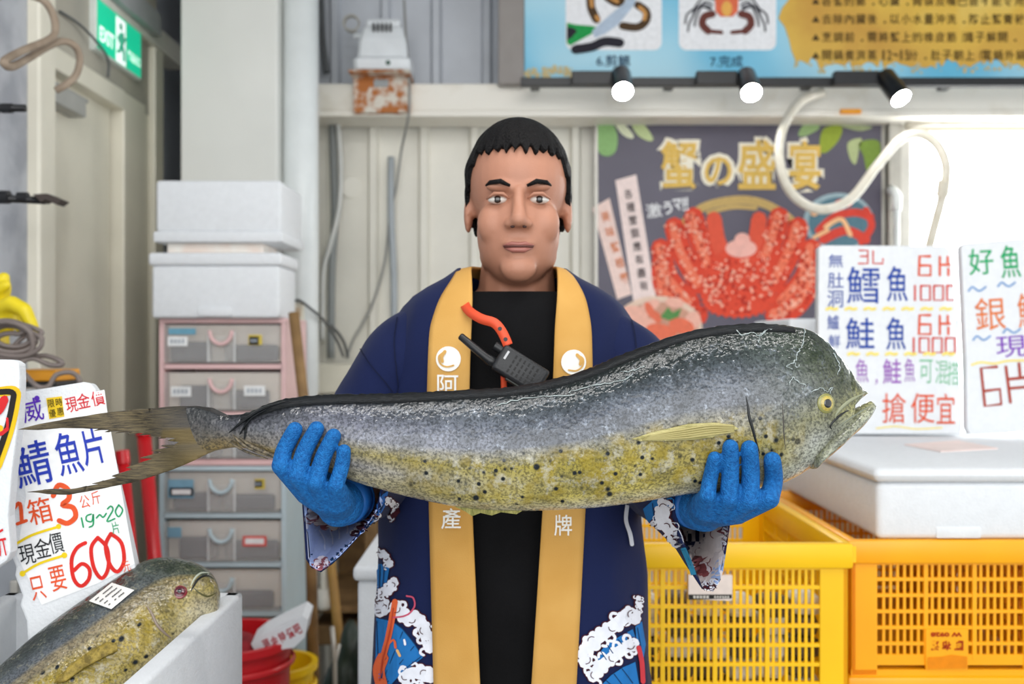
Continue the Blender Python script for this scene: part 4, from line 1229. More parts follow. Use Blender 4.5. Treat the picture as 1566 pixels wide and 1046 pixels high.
# tag hanging on the crate
fz = 1.7505
k = on_plane((0, fz - 0.006, 0), (0, -1, 0), 0.0)
t = thing('paper_tag', 'pinkish white paper tag with black strip on the open yellow crate', 'tag', P(1088, 918, fz))
q = [k(1053, 880), (k(1120, 880)), k(1120, 915), k(1118, 919), k(1053, 916)]
MB().prism(q, (0, 0.008, 0)).build('sheet', ink('ecdcd2'), t)
f2 = on_plane((0, fz - 0.006, 0), (0, -1, 0), 0.001)
o = Flat(f2).poly([(1053, 909), (1119, 909), (1119, 915), (1053, 917)]).build('strip', ink('2c2a28'), t)
kk = Flat(f2, 0.001)
for i in range(5):
    kk.poly([(1060 + i * 5, 910.5), (1063.5 + i * 5, 910.5), (1063.5 + i * 5, 914.5), (1060 + i * 5, 914.5)])
for i in range(6):
    kk.poly([(1092 + i * 4, 911), (1094.5 + i * 4, 911), (1094.5 + i * 4, 914), (1092 + i * 4, 914)])
kk.build('strip_print', ink('d8d2c8'), o)
# crates under the big foam box
Z2 = P(0, 826, 1.87).z
h2 = Z2 / 4
XB = P(1303, 0, 1.87).x
w2 = 0.375
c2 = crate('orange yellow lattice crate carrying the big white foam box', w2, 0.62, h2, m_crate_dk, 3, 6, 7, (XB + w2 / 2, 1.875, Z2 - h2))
names2 = ('at the floor', 'second from the floor', 'third from the floor')
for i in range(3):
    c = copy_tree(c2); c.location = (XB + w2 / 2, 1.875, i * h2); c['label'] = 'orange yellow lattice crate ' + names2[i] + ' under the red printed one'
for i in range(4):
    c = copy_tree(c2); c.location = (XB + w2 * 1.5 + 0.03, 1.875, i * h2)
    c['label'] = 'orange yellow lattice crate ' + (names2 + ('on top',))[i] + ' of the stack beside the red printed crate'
# printed label plate on the crate, upside down print
fy = 1.873
k0 = on_plane((0, fy, 0), (0, -1, 0), 0.0)
q = [k0(1416, 962), k0(1480, 962), k0(1480, 1024), k0(1416, 1024)]
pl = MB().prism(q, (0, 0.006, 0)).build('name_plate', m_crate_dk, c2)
Flat(on_plane((0, fy, 0), (0, -1, 0), 0.001)).poly([(1418, 1005), (1440, 1004), (1455, 1001), (1479, 1004), (1479, 1022), (1418, 1023)]).build('orange_smear', ink('e98a10'), pl)
k = Flat(on_plane((0, fy, 0), (0, -1, 0), 0.0012))
for i, ch in enumerate('潘布阿'):
    k.glyph(ch, 1429 + i * 18.5, 987, 14, 15, 180, 0.035)
k.glyph('W 0928', 1447, 970, 48, 7, 180, 0.05)
k.build('lettering', ink('a8300f'), pl)

# big foam box with lid, pink card on it
FX0 = P(1338, 0, 1.87).x
BT = P(0, 716, 1.87).z
m_foam_b = m_foam
t = thing('foam_box', 'big white foam box with lid on the orange yellow crates', 'foam box', (FX0 + 0.3, 2.2, Z2))
MB().lohi((FX0 + 0.006, 1.876, Z2), (FX0 + 0.62, 2.60, BT - 0.028), 0.012, 3).build('body', m_foam_b, t, auto=30)
MB().lohi((FX0 - 0.002, 1.868, BT - 0.028), (FX0 + 0.63, 2.61, BT), 0.014, 3).build('lid', m_foam, t, auto=30)
MB().lohi((P(1433, 0, 1.87).x, 1.8735, Z2 + 0.002), (P(1503, 0, 1.87).x, 1.885, Z2 + 0.024), 0.004, 2).build('grip_pad', m_foam_b, t, auto=30)
f = on_plane((0, 0, BT), (0, 0, 1), 0.0)
q = [f(1383, 681), f(1439, 692), f(1526, 687), f(1465, 675)]
tag(MB().prism(q, (0, 0, 0.003)).build('flat_card', mat('pink_card', 'efdcd6', 0.6)), 'flat pinkish card lying on the big foam box lid', 'card')
foam_box('white foam box standing behind the cod and salmon price board', (P(1206, 0, 2.66).x, 2.66, 0.72), (P(1206, 0, 2.66).x + 0.46, 3.05, P(0, 487, 2.66).z), 0.05)
foam_box('white foam box on the floor behind the crates', (P(1206, 0, 2.66).x, 2.66, 0.0), (P(1206, 0, 2.66).x + 0.46, 3.05, 0.72), 0.05)
foam_box('pale foam box standing behind the open yellow crate', (P(1150, 0, 2.75).x - 0.35, 2.75, 0.0), (P(1235, 0, 2.75).x - 0.08, 3.1, P(0, 640, 2.75).z), 0.05)

# handwritten boards on the right
SY = 2.50
nrm = (-0.02, -1, 0.06)
poly = [(1252, 378), (1258, 375), (1446, 376), (1453, 382), (1456, 392), (1462, 470), (1468, 560), (1472, 655), (1470, 664), (1256, 664), (1250, 655), (1251, 500)]
t, f = board('price_board', 'white foam board listing cod and salmon six slices for 1000', poly, SY, 0.03, P(1360, 662, SY), tilt=nrm)
BLU = '2b4aa0'; RED = 'd04336'; ORG = 'e07a36'
k = Flat(f, 0.0008)
for ch, cx, cy, w, h, b in (('無', 1278, 399, 22, 20, 0), ('肚', 1278, 429, 24, 24, 0), ('洞', 1277, 457, 24, 26, 0), ('鱈', 1320, 436, 50, 56, 0.004), ('魚', 1372, 434, 32, 54, 0.008), ('鮭', 1315, 510, 44, 48, 0.006), ('魚', 1370, 510, 30, 50, 0.008), ('鱸', 1274, 493, 18, 22, 0), ('鮮', 1276, 522, 18, 20, 0)):
    k.glyph(ch, cx, cy, w, h, 0, b)
k.build('lettering', ink(BLU), t)
k = Flat(f, 0.0008)
k.stroke([(1314, 383), (1327, 383), (1327, 403), (1313, 403)], 2.5, curve=False); k.stroke([(1316, 392), (1327, 392)], 2.5); k.g().stroke([(1335, 384), (1335, 403), (1350, 403), (1350, 396)], 2.5, curve=False)
def box0(k, x0, y0, x1, y1, w):
    k.stroke([(x0, y0), (x1, y0), (x1, y1), (x0, y1), (x0, y0)], w, curve=False)
for (yy, hh, xs) in ((448, 22, 1399), (528, 22, 1397)):
    k.g().stroke([(xs, yy - hh / 2), (xs, yy + hh / 2)], 3)
    for i in range(3):
        k.g(); box0(k, xs + 9 + i * 20, yy - hh / 2, xs + 23 + i * 20, yy + hh / 2, 3)
k.build('lettering', ink(RED), t)
k = Flat(f, 0.0008)
for yy in (407, 497):
    k.g().stroke([(1422, yy - 15), (1406, yy - 15), (1405, yy + 14), (1423, yy + 14), (1423, yy - 1), (1407, yy - 1)], 4, curve=False)
    k.g().stroke([(1437, yy - 14), (1437, yy + 14)], 3.5); k.stroke([(1437, yy - 2), (1452, yy - 2)], 3.5); k.stroke([(1449, yy - 14), (1449, yy - 2)], 3.5); k.stroke([(1450, yy + 4), (1450, yy + 14)], 3.5)
for ch, cx, cy in (('搶', 1367, 624), ('便', 1411, 624), ('宜', 1446, 625)):
    k.glyph(ch, cx, cy, 36 if ch != '宜' else 28, 46, 0, 0.0)
k.build('lettering', ink('dc5a3a'), t)
k = Flat(f, 0.0008)
for yy, n, x0 in ((472, 7, 1272), (541, 6, 1305)):
    for i in range(n):
        x = x0 + i * 29
        k.g().stroke([(x - 8, yy + 1), (x - 2, yy - 1), (x + 3, yy + 1), (x + 8, yy)], 4.5)
k.g().stroke([(1340, 655), (1370, 652), (1400, 656), (1440, 654)], 2)
k.build('underline', ink('f2dd75'), t)
k = Flat(f, 0.0008); k.glyph('魚', 1318, 567, 20, 36, 0, 0.0); k.glyph('，', 1340, 584, 4, 8); k.glyph('鮭', 1364, 568, 28, 38, 0, 0.006); k.glyph('魚', 1391, 566, 16, 36, 0, 0.0)
k.build('lettering', ink('9a5fb8'), t)
k = Flat(f, 0.0008); k.glyph('可', 1416, 568, 20, 36, 0, -0.004); k.glyph('混', 1440, 569, 20, 36, 0, -0.004); k.glyph('搭', 1458, 571, 18, 36, 0, -0.004)
k.build('lettering', ink('7fbf98'), t)

poly = [(1470, 378), (1474, 372), (1566, 364), (1720, 352), (1724, 655), (1484, 664), (1479, 655), (1478, 560)]
t, f = board('price_board', 'white foam board with green and orange fish writing and big six slices', poly, SY, 0.03, P(1560, 660, SY - 0.06), tilt=(-0.06, -1, 0.05))
k = Flat(f, 0.0008); k.glyph('好', 1500, 400, 38, 40, -4, 0.004); k.glyph('魚', 1545, 400, 30, 50, -4, 0.006); k.build('lettering', ink('27a568'), t)
k = Flat(f, 0.0008)
for x, y in ((1493, 442), (1538, 435), (1500, 517), (1546, 506)):
    k.g().stroke([(x - 12, y + 3), (x - 6, y - 3), (x + 4, y + 3), (x + 14, y - 3)], 3)
k.build('underline', ink('7fa3cf'), t)
k = Flat(f, 0.0008); k.glyph('銀', 1514, 480, 46, 50, -4, 0.0); k.glyph('鱈', 1578, 474, 44, 52, -4, 0.0); k.build('lettering', ink('de7a44'), t)
k = Flat(f, 0.0008); k.glyph('現', 1546, 530, 46, 32, -4, 0.0); k.build('lettering', ink('8146b8'), t)
k = Flat(f, 0.0008); k.stroke([(1486, 558), (1500, 554), (1520, 556), (1540, 552), (1570, 551)], 3); k.build('underline', ink('f2dd75'), t)
k = Flat(f, 0.0008)
k.stroke([(1524, 561), (1500, 563), (1506, 621), (1531, 618), (1529, 595), (1505, 598)], 4.5, curve=False)
k.g().stroke([(1538, 561), (1545, 615)], 4.5); k.stroke([(1541, 580), (1580, 576)], 4.5); k.stroke([(1558, 556), (1560, 578)], 4.5); k.stroke([(1543, 594), (1578, 591), (1580, 615)], 4.5, curve=False)
k.build('lettering', ink('a9483a'), t)
# ------------------------------------------------------------------ fish
FC_X = [262, 340, 430, 560, 720, 880, 1000, 1110, 1160, 1230, 1300]
FC_V = [0, .12, .25, .4, .55, .7, .82, .92, 1.0]
FC = {262: '77683f 7d6e4a 74684e 6a6150 645d52 5d5852 504d4a 3c3b3b 2a2a2c',
      340: 'a88c50 9a8452 857557 6b655c 5c5a5a 525257 46474c 343539 26272b',
      430: 'c4ac6c b5a06a 9a938a 8e8a88 7a7b84 6c6d77 5b5c65 33353b 202226',
      560: 'd8cca0 c2b898 b4b0ac a89a5c 8d8f9b 7b7d8b 666974 2c2f34 121415',
      720: 'dcd3b0 c0b060 b6ad86 a89a4c 828692 767b88 62686f 23282b 101313',
      880: 'e6e0ca ccbc62 b8aa5c a8993e 7a7f8a 676d7a 3b4448 1c2222 101413',
      1000: 'e4dfc6 d0c068 bcab54 b2a566 7f848e 616873 353d40 1f2624 121614',
      1110: 'dcd9c8 c8bc84 bfae68 aaa07a 777b84 656b75 414a4c 2a312d 171b18',
      1160: 'cfd0c6 c4c096 b6aa5a 93927e 72767a 6a7074 5c6562 465049 2d322d',
      1230: 'd6d8d0 c8cabd b0b2aa 9f9d78 757a76 596050 4b5343 434a3e 373e37',
      1300: 'd0d2c2 c0c3ae a9ab90 a3a066 90905f 7d8062 626a52 535c4c 454d44'}
FCT = {x: [lin(c) for c in v.split()] for x, v in FC.items()}
def fishcol(px, v, yel=0.0):
    px = min(max(px, FC_X[0]), FC_X[-1])
    for i in range(len(FC_X) - 1):
        if px <= FC_X[i + 1]:
            break
    tx = (px - FC_X[i]) / (FC_X[i + 1] - FC_X[i])
    v = min(max(v, 0), 1)
    for j in range(len(FC_V) - 1):
        if v <= FC_V[j + 1]:
            break
    tv = (v - FC_V[j]) / (FC_V[j + 1] - FC_V[j])
    A, B = FCT[FC_X[i]], FCT[FC_X[i + 1]]
    c = [(A[j][k] * (1 - tx) + B[j][k] * tx) * (1 - tv) + (A[j + 1][k] * (1 - tx) + B[j + 1][k] * tx) * tv for k in range(3)]
    if yel:
        g = lin('b99a2e') if v < 0.62 else lin('3c4326')
        w = yel * (1.0 if v < 0.62 else 0.7)
        c = [a * (1 - w) + b * w for a, b in zip(c, g)]
    return c

def fish_mat(name, fleck_col='a9b2be', dark=0.85, rough=0.22):
    m = bpy.data.materials.new(name); m.use_nodes = True
    nt = m.node_tree; b = nt.nodes['Principled BSDF']; L = nt.links.new
    def nd(t, **kw):
        n = nt.nodes.new(t)
        for k, v in kw.items():
            if k in n.inputs: n.inputs[k].default_value = v
            else: setattr(n, k, v)
        return n
    tc = nd('ShaderNodeTexCoord')
    at = nd('ShaderNodeAttribute', attribute_name='skin')
    ms = nd('ShaderNodeAttribute', attribute_name='mask')      # r: spots, g: flecks, b: head marbling
    sp = nd('ShaderNodeSeparateColor'); L(ms.outputs['Color'], sp.inputs[0])
    def noise(scale, detail=4, rough_=0.6):
        n = nd('ShaderNodeTexNoise', Scale=scale, Detail=detail, Roughness=rough_); L(tc.outputs['Object'], n.inputs['Vector']); return n.outputs['Fac']
    def ramp(src, lo, hi, a=0.0, c=1.0):
        n = nd('ShaderNodeMapRange'); n.inputs['From Min'].default_value = lo; n.inputs['From Max'].default_value = hi
        n.inputs['To Min'].default_value = a; n.inputs['To Max'].default_value = c; L(src, n.inputs['Value']); return n.outputs[0]
    def math_(op, a, b_):
        n = nd('ShaderNodeMath', operation=op)
        for i, q in enumerate((a, b_)):
            if isinstance(q, (int, float)): n.inputs[i].default_value = q
            else: L(q, n.inputs[i])
        n.use_clamp = op != 'SUBTRACT'
        return n.outputs[0]
    def mix(fac, a, b_, mode='MIX'):
        n = nd('ShaderNodeMix', data_type='RGBA', blend_type=mode)
        for i, q in ((0, fac), (6, a), (7, b_)):
            if isinstance(q, (int, float)): n.inputs[i].default_value = q
            elif isinstance(q, tuple): n.inputs[i].default_value = (*q, 1)
            else: L(q, n.inputs[i])
        return n.outputs[2]
    col = at.outputs['Color']
    # broad mottling and fine grain
    n1 = noise(22, 6, 0.65); n2 = noise(330, 2, 0.6); n3 = noise(75, 5, 0.65)
    col = mix(ramp(n1, 0.40, 0.60, 0.0, 0.75), col, mix(0.62, col, (0.02, 0.024, 0.022)))
    col = mix(ramp(n2, 0.44, 0.60, 0.0, dark), col, mix(0.7, col, (0.01, 0.012, 0.014)))
    # pale flecks: silvery speckle, plus wet-skin glints put into the colour
    fl = math_('MULTIPLY', math_('MULTIPLY', ramp(n3, 0.52, 0.70), ramp(noise(300, 3, 0.7), 0.46, 0.62)), sp.outputs[1])
    col = mix(math_('MULTIPLY', fl, 0.5), col, lin(fleck_col))
    L(math_('MULTIPLY', fl, 0.5), b.inputs['Metallic'])
    # yellow patches on lower flank
    yl = math_('MULTIPLY', ramp(noise(38, 4), 0.48, 0.60), ramp(sp.outputs[0], 0.1, 0.7, 0.0, 0.55))
    col = mix(yl, col, lin('a08a1e'))
    pw = math_('MULTIPLY', ramp(noise(58, 6, 0.75), 0.52, 0.64), ramp(sp.outputs[0], 0.1, 0.7, 0.0, 0.55))
    col = mix(pw, col, lin('cfccbe'))
    # dark round spots of several sizes
    def spots(scale, r, seed):
        v = nd('ShaderNodeTexVoronoi', Scale=scale); 
        mp = nd('ShaderNodeMapping'); mp.inputs['Location'].default_value = (seed, seed * 2.3, 0.4); mp.inputs['Scale'].default_value = (1, 0.25, 1)
        L(tc.outputs['Object'], mp.inputs['Vector']); L(mp.outputs[0], v.inputs['Vector'])
        pick = nd('ShaderNodeSeparateColor'); L(v.outputs['Color'], pick.inputs[0])
        d = ramp(v.outputs['Distance'], r, r * 0.55)
        return math_('MULTIPLY', d, ramp(pick.outputs[0], 0.25, 0.32))
    s1 = math_('MAXIMUM', spots(42, 0.20, 0.3), spots(80, 0.25, 1.7))
    col = mix(math_('MULTIPLY', math_('MULTIPLY', s1, ramp(sp.outputs[0], 0.2, 0.4)), 1.0), col, lin('161d22'))
    # marbling on head
    mb = math_('MULTIPLY', ramp(noise(60, 6, 0.75), 0.5, 0.62), sp.outputs[2])
    col = mix(math_('MULTIPLY', mb, 0.6), col, lin('1f2a1c'))
    L(col, b.inputs['Base Color'])
    b.inputs['Roughness'].default_value = rough
    L(ramp(n3, 0.35, 0.65, rough * 0.35, rough * 0.7), b.inputs['Roughness'])
    b.inputs['Coat Weight'].default_value = 0.25; b.inputs['Coat Roughness'].default_value = 0.05
    b.inputs['Specular IOR Level'].default_value = 0.32
    bp = nd('ShaderNodeBump', Strength=0.65, Distance=0.0022); hsum = math_('ADD', math_('MULTIPLY', n3, 0.25), math_('MULTIPLY', noise(150, 1.5, 0.5), 0.75)); L(hsum, bp.inputs['Height'])
    L(bp.outputs[0], b.inputs['Normal']); L(bp.outputs[0], b.inputs['Coat Normal'])
    return m

def fprof(v):
    return max(0.0, math.sin(math.pi * v ** 0.88)) ** 0.62

def fish_loft(name, st, N, parent, m, nv=30, yel=0.0, vs_=1.0):
    """st: list of (top Vector, bottom Vector, half thickness, colour column)"""
    vs = []; cols = []; masks = []
    ring = [( (1 - math.cos(math.pi * k / nv)) / 2, 1) for k in range(nv + 1)] + [((1 - math.cos(math.pi * k / nv)) / 2, -1) for k in range(nv - 1, 0, -1)]
    R = len(ring)
    for (T, B, th, cx) in st:
        for v, s in ring:
            p = B + (T - B) * v + N * (s * th * fprof(v))
            vs.append(p)
            cols.append((*fishcol(cx, v * vs_, yel), 1))
            sm = lambda a, b, x: min(1, max(0, (x - a) / (b - a)))
            r = sm(560, 760, cx) * sm(1215, 1130, cx) * sm(0.05, 0.12, v) * sm(0.56, 0.42, v)
            if 1060 < cx < 1215: r = max(r, 0.35 * sm(0.05, 0.2, v) * sm(0.5, 0.3, v))
            g = sm(0.36, 0.52, v) * sm(0.97, 0.86, v) * (0.55 + 0.45 * sm(520, 640, cx)) * (1.0 - 0.5 * sm(1180, 1260, cx))
            g = max(g, 0.35 * sm(0.36, 0.1, v) * sm(1240, 1150, cx)) * (0.02 + 0.98 * sm(350, 480, cx))
            b_ = sm(1130, 1200, cx) * sm(0.3, 0.55, v)
            masks.append((r, g, b_, 1))
    fs = []
    n = len(st)
    for i in range(n - 1):
        for k in range(R):
            fs.append((i * R + k, (i + 1) * R + k, (i + 1) * R + (k + 1) % R, i * R + (k + 1) % R))
    fs.append(tuple(range(R))); fs.append(tuple((n - 1) * R + k for k in range(R - 1, -1, -1)))
    k = MB().add(vs, fs)
    o = k.build(name, m, parent, smooth=True, attrs=True)
    me = o.data
    a = me.attributes.new('skin', 'FLOAT_COLOR', 'POINT'); a.data.foreach_set('color', [q for c in cols for q in c])
    a = me.attributes.new('mask', 'FLOAT_COLOR', 'POINT'); a.data.foreach_set('color', [q for c in masks for q in c])
    b = bmesh.new(); b.from_mesh(me); bmesh.ops.recalc_face_normals(b, faces=b.faces); b.to_mesh(me); b.free()
    return o

def fin_mat(name, c1, c2, scale=(60, 1, 4), rough=0.4):
    """fin membrane with rays"""
    m = bpy.data.materials.new(name); m.use_nodes = True
    nt = m.node_tree; b = nt.nodes['Principled BSDF']; L = nt.links.new
    tc = nt.nodes.new('ShaderNodeTexCoord'); mp = nt.nodes.new('ShaderNodeMapping'); mp.inputs['Scale'].default_value = scale
    L(tc.outputs['Object'], mp.inputs['Vector'])
    n = nt.nodes.new('ShaderNodeTexNoise'); n.inputs['Scale'].default_value = 3.0; n.inputs['Detail'].default_value = 6; n.inputs['Roughness'].default_value = 0.7
    L(mp.outputs[0], n.inputs['Vector'])
    r = nt.nodes.new('ShaderNodeValToRGB'); e = r.color_ramp.elements
    e[0].position = 0.36; e[0].color = (*lin(c1), 1); e[1].position = 0.64; e[1].color = (*lin(c2), 1)
    L(n.outputs['Fac'], r.inputs['Fac']); L(r.outputs[0], b.inputs['Base Color'])
    bp = nt.nodes.new('ShaderNodeBump'); bp.inputs['Strength'].default_value = 0.7; bp.inputs['Distance'].default_value = 0.002
    L(n.outputs['Fac'], bp.inputs['Height']); L(bp.outputs[0], b.inputs['Normal'])
    b.inputs['Roughness'].default_value = rough; b.inputs['Specular IOR Level'].default_value = 0.3
    return m

FD = 1.15
top = [(278, 623), (300, 623), (325, 626), (345, 634), (378, 632), (410, 622), (442, 613), (500, 608), (600, 606), (700, 601), (780, 596), (850, 583), (900, 568), (950, 547), (1000, 528), (1050, 512), (1100, 503), (1150, 499), (1200, 499), (1235, 504), (1262, 520), (1285, 545), (1305, 574), (1318, 592), (1325, 599)]
bot = [(278, 708), (300, 701), (325, 691), (345, 685), (378, 686), (413, 696), (450, 706), (500, 722), (560, 742), (640, 763), (720, 778), (800, 781), (900, 777), (975, 768), (1050, 756), (1110, 752), (1160, 745), (1200, 737), (1250, 708), (1290, 675), (1297, 669), (1299, 628), (1312, 613), (1325, 602)]
thk = [(278, .0024), (300, .0048), (345, .011), (378, .015), (450, .023), (560, .033), (720, .041), (880, .046), (1000, .049), (1110, .051), (1180, .049), (1240, .041), (1290, .027), (1310, .017), (1325, .006)]
held = thing('mahi_mahi', 'long grey green fish with blunt forehead held across the chest in blue gloves', 'fish', P(760, 690, FD))
m_fish = fish_mat('wet_fish_skin')
st = []
tops = cr_spline(top, 8); bots = bot
px = 278.0
while px <= 1325:
    ty = interp(tops, px)[0]; by = interp(bots, px)[0]
    if px < 1290: by = interp(cr_spline(bot[:20], 8), px)[0]
    st.append((P(px, ty, FD), P(px, max(by, ty + 1.5), FD), interp(thk, px)[0], px))
    px += 5 if px < 1230 else 2.0
NF = Vector((0, -1, 0))
fbody = fish_loft('body', st, NF, held, m_fish)
# lower jaw
jt = [(1238, 690), (1262, 655), (1280, 642), (1299, 629), (1315, 621), (1328, 614.5), (1334, 614), (1338, 619)]
jb = [(1238, 716), (1262, 699), (1280, 684), (1299, 668), (1315, 655), (1328, 640), (1334, 632), (1338, 624)]
jth = [(1238, .036), (1280, .031), (1310, .020), (1328, .012), (1338, .004)]
st2 = []
for q in range(41):
    x = 1238 + q * 2.5
    ty = interp(cr_spline(jt, 6), x)[0]; by = interp(cr_spline(jb, 6), x)[0]
    fr = (by - ty)
    st2.append((P(x, ty, FD), P(x, by, FD), interp(jth, x)[0] + 0.0015, 1300))
jaw = fish_loft('lower_jaw', st2, NF, held, m_fish, 16, 0.0, 0.36)
sb = bvh_of(fbody, jaw)
sf = on_surf(sb, 0.0)
def on_fish_tube(name, pts, r, m, parent, lift=0.0, n=5, surf=sf):
    q = [surf(x, y, lift) for x, y in cr_spline(pts, n)]
    q = [v for v in q if v is not None]
    return MB().tube(q, r, 8).build(name, m, parent, smooth=True)
m_crease = mat('dark_crease', '16191a', 0.4)
n_ = lambda a, L: [a * (1 - 0.8 * abs(2 * i / (L - 1) - 1) ** 2) for i in range(L)]
def crease(name, pts, r, m=m_crease, lift=-0.0006):
    q = [sf(x, y, lift) for x, y in cr_spline(pts, 6)]; q = [v for v in q if v is not None]
    return MB().tube(q, n_(r, len(q)), 8).build(name, m, held, smooth=True)
crease('gill_slit', [(1141, 606), (1144, 622), (1146, 638), (1151, 655), (1156, 674), (1162, 694)], 0.0018)
crease('gill_cover_line', [(1196, 612), (1198, 639), (1199, 663), (1202, 690)], 0.0009, mat('brown_crease', '4b4640', 0.5))
crease('mouth_corner', [(1299, 627), (1288, 633), (1276, 643), (1270, 652), (1273, 657)], 0.0016)
crease('lip_fold', [(1322, 602), (1308, 608), (1292, 619), (1280, 632), (1277, 642)], 0.0022, mat('lip_skin', '8f9275', 0.35))
crease('jaw_line', [(1280, 655), (1300, 640), (1318, 628), (1334, 619)], 0.0014, mat('jaw_skin', '7d8270', 0.35))
# eye
def eye(parent, c, nrm, r, ring, iris, pupil=0.54):
    R = Vector(nrm).to_track_quat('Z', 'Y').to_matrix()
    e = MB().ell(c, (r * 1.12, r * 1.12, r * 0.30), 28, 14, R).build('eye', ring, parent, smooth=True)
    c2 = Vector(c) + Vector(nrm).normalized() * r * 0.14
    MB().ell(c2, (r * .86, r * .86, r * .24), 28, 14, R).build('iris', iris, e, smooth=True)
    c3 = Vector(c) + Vector(nrm).normalized() * r * 0.28
    MB().ell(c3, (r * pupil, r * pupil, r * .14), 24, 12, R).build('pupil', mat('pupil_black', '0c1118', 0.06, coat=1.0), e, smooth=True)
    return e
m_ring = mat('eye_ring', '8c8a4e', 0.25, coat=0.6); m_iris = mat('yellow_iris', 'c9b455', 0.18, col2='9c8a3c', scale=400, coat=0.8)
ec = sf(1264, 617, -0.001)
eye(held, ec, (0.35, -1, 0.05), 0.0102, m_ring, m_iris)
ec2 = Vector((ec.x, 2 * FD - ec.y, ec.z)); eye(held, ec2, (0.35, 1, 0.05), 0.0102, m_ring, m_iris)

# tail fin: two long lobes with ragged inner edges
rnd = random.Random(4)
up = [(352, 637), (340, 631), (325, 624), (300, 621), (260, 622), (200, 627), (150, 633), (95, 642), (60, 649), (32, 656), (60, 657), (95, 655), (130, 654), (150, 655)]
x = 150
while x < 245:
    up += [(x + 4, 655 + (x - 150) * 0.13), (x - 3, 658 + (x - 150) * 0.13), (x + 10, 657 + (x - 150) * 0.13)]; x += rnd.uniform(14, 22)
up += [(255, 668), (272, 669), (258, 673), (276, 675), (268, 680)]
lowr = [(245, 682), (262, 684), (228, 690), (246, 692), (215, 700), (232, 702), (196, 714), (208, 716), (170, 728), (180, 730), (140, 740), (150, 741), (110, 747), (75, 749), (40, 753), (70, 756), (110, 755), (160, 747), (215, 734), (262, 719), (300, 703), (325, 690), (345, 686), (356, 684)]
outl = up + lowr
m_tail = fin_mat('tail_fin_skin', '2e2a27', '776a4e', (9, 60, 260))
nt = m_tail.node_tree
at_ = nt.nodes.new('ShaderNodeAttribute'); at_.attribute_name = 'skin'
mx_ = nt.nodes.new('ShaderNodeMix'); mx_.data_type = 'RGBA'; mx_.blend_type = 'MIX'
bs_ = nt.nodes['Principled BSDF']; src_ = bs_.inputs['Base Color'].links[0].from_socket
nt.links.new(at_.outputs['Alpha'], mx_.inputs[0]); nt.links.new(src_, mx_.inputs[6]); nt.links.new(at_.outputs['Color'], mx_.inputs[7]); nt.links.new(mx_.outputs[2], bs_.inputs['Base Color'])
fl = Flat(on_plane((0, FD - 0.0016, 0), (0, -1, 0), 0.0)).poly(outl, 7)
kk = MB(); kk.add(fl.v, fl.f)
tail = kk.build('tail_fin', m_tail, held)
# thicken towards the root, ripple the membrane
inv = root_matrix(held)
for v in tail.data.vertices:
    w = inv @ v.co
    pxx = 783 + w.x / FD * F
    v.co.y += 0.006 * math.sin(pxx * 0.055 + w.z * 60) * (1 - min(1, max(0, (pxx - 250) / 100)))
solidify(tail, 0.0034, 0.0)
tc_ = []
for v in tail.data.vertices:
    w = inv @ v.co
    pxx = 783 + w.x / FD * F; pyy = 523 - (w.z - CZ) / FD * F
    vv = min(1, max(0, (704 - pyy) / 82))
    c_ = fishcol(min(pxx, 335), vv)
    a_ = min(1.0, max(0, (pxx - 215) / 75)) * 0.9
    if abs(pxx - 275) < 28 and abs(pyy - 667) < 12: c_ = lin('8f783c'); a_ = 0.5
    c_ = [q * 0.62 + 0.004 for q in c_]
    tc_ += [*c_, a_]
ta_ = tail.data.attributes.new('skin', 'FLOAT_COLOR', 'POINT'); ta_.data.foreach_set('color', tc_)
tail.data.polygons.foreach_set('use_smooth', [True] * len(tail.data.polygons))
# dorsal fin folded along the back
m_dors = fin_mat('dorsal_fin_skin', '06080a', '161a1e', (30, 30, 200), 0.22)
k = MB(); pts = []
px = 372.0; rnd = random.Random(8)
while px < 1215:
    ty = interp(tops, px)[0]
    rise = 4.5 * min(1, (px - 368) / 40) * min(1, (1218 - px) / 60) + rnd.uniform(-0.9, 0.9)
    pts.append((px, ty, rise)); px += 5
vs = []; fs = []
for (x, ty, rise) in pts:
    hh = 9
    s_ = P(x, ty + hh, FD); t1 = P(x, ty - rise, FD)
    th = 0.0045
    vs += [s_ + Vector((0, -0.0125, 0)), P(x, ty + 1, FD) + Vector((0, -0.0075, 0)), t1 + Vector((0, -0.002, 0)), t1 + Vector((0, 0.002, 0)), P(x, ty + 1, FD) + Vector((0, 0.0075, 0)), s_ + Vector((0, 0.0125, 0))]
for i in range(len(pts) - 1):
    for q in range(5):
        fs.append((i * 6 + q, (i + 1) * 6 + q, (i + 1) * 6 + q + 1, i * 6 + q + 1))
    fs.append((i * 6 + 5, (i + 1) * 6 + 5, (i + 1) * 6, i * 6))
k.add(vs, fs).build('dorsal_fin', m_dors, held, smooth=True)
def ribbon(name, pts, w, m, dep, n=6):
    q = cr_spline([tuple(P(a, b, dep)) for a, b in pts], n); L = len(q)
    return MB().tube(q, n_(w, L), 8, flat=0.5).build(name, m, held, smooth=True)
for pts, w in (([(350, 662), (372, 644), (402, 625), (440, 613)], 0.004), ([(366, 665), (384, 640), (415, 622)], 0.003), ([(374, 672), (376, 655), (380, 638)], 0.0015)):
    ribbon('dorsal_fin_strand', pts, w, m_dors, FD - 0.016)
m_anal = fin_mat('anal_fin_skin', '33302c', '8c7f66', (60, 60, 60))
for pts, w in (([(356, 664), (370, 678), (392, 690), (418, 700)], 0.0045), ([(366, 668), (385, 682), (420, 697), (445, 706)], 0.005), ([(352, 676), (375, 690), (410, 702)], 0.003)):
    ribbon('anal_fin_strand', pts, w, m_anal, FD - 0.012)
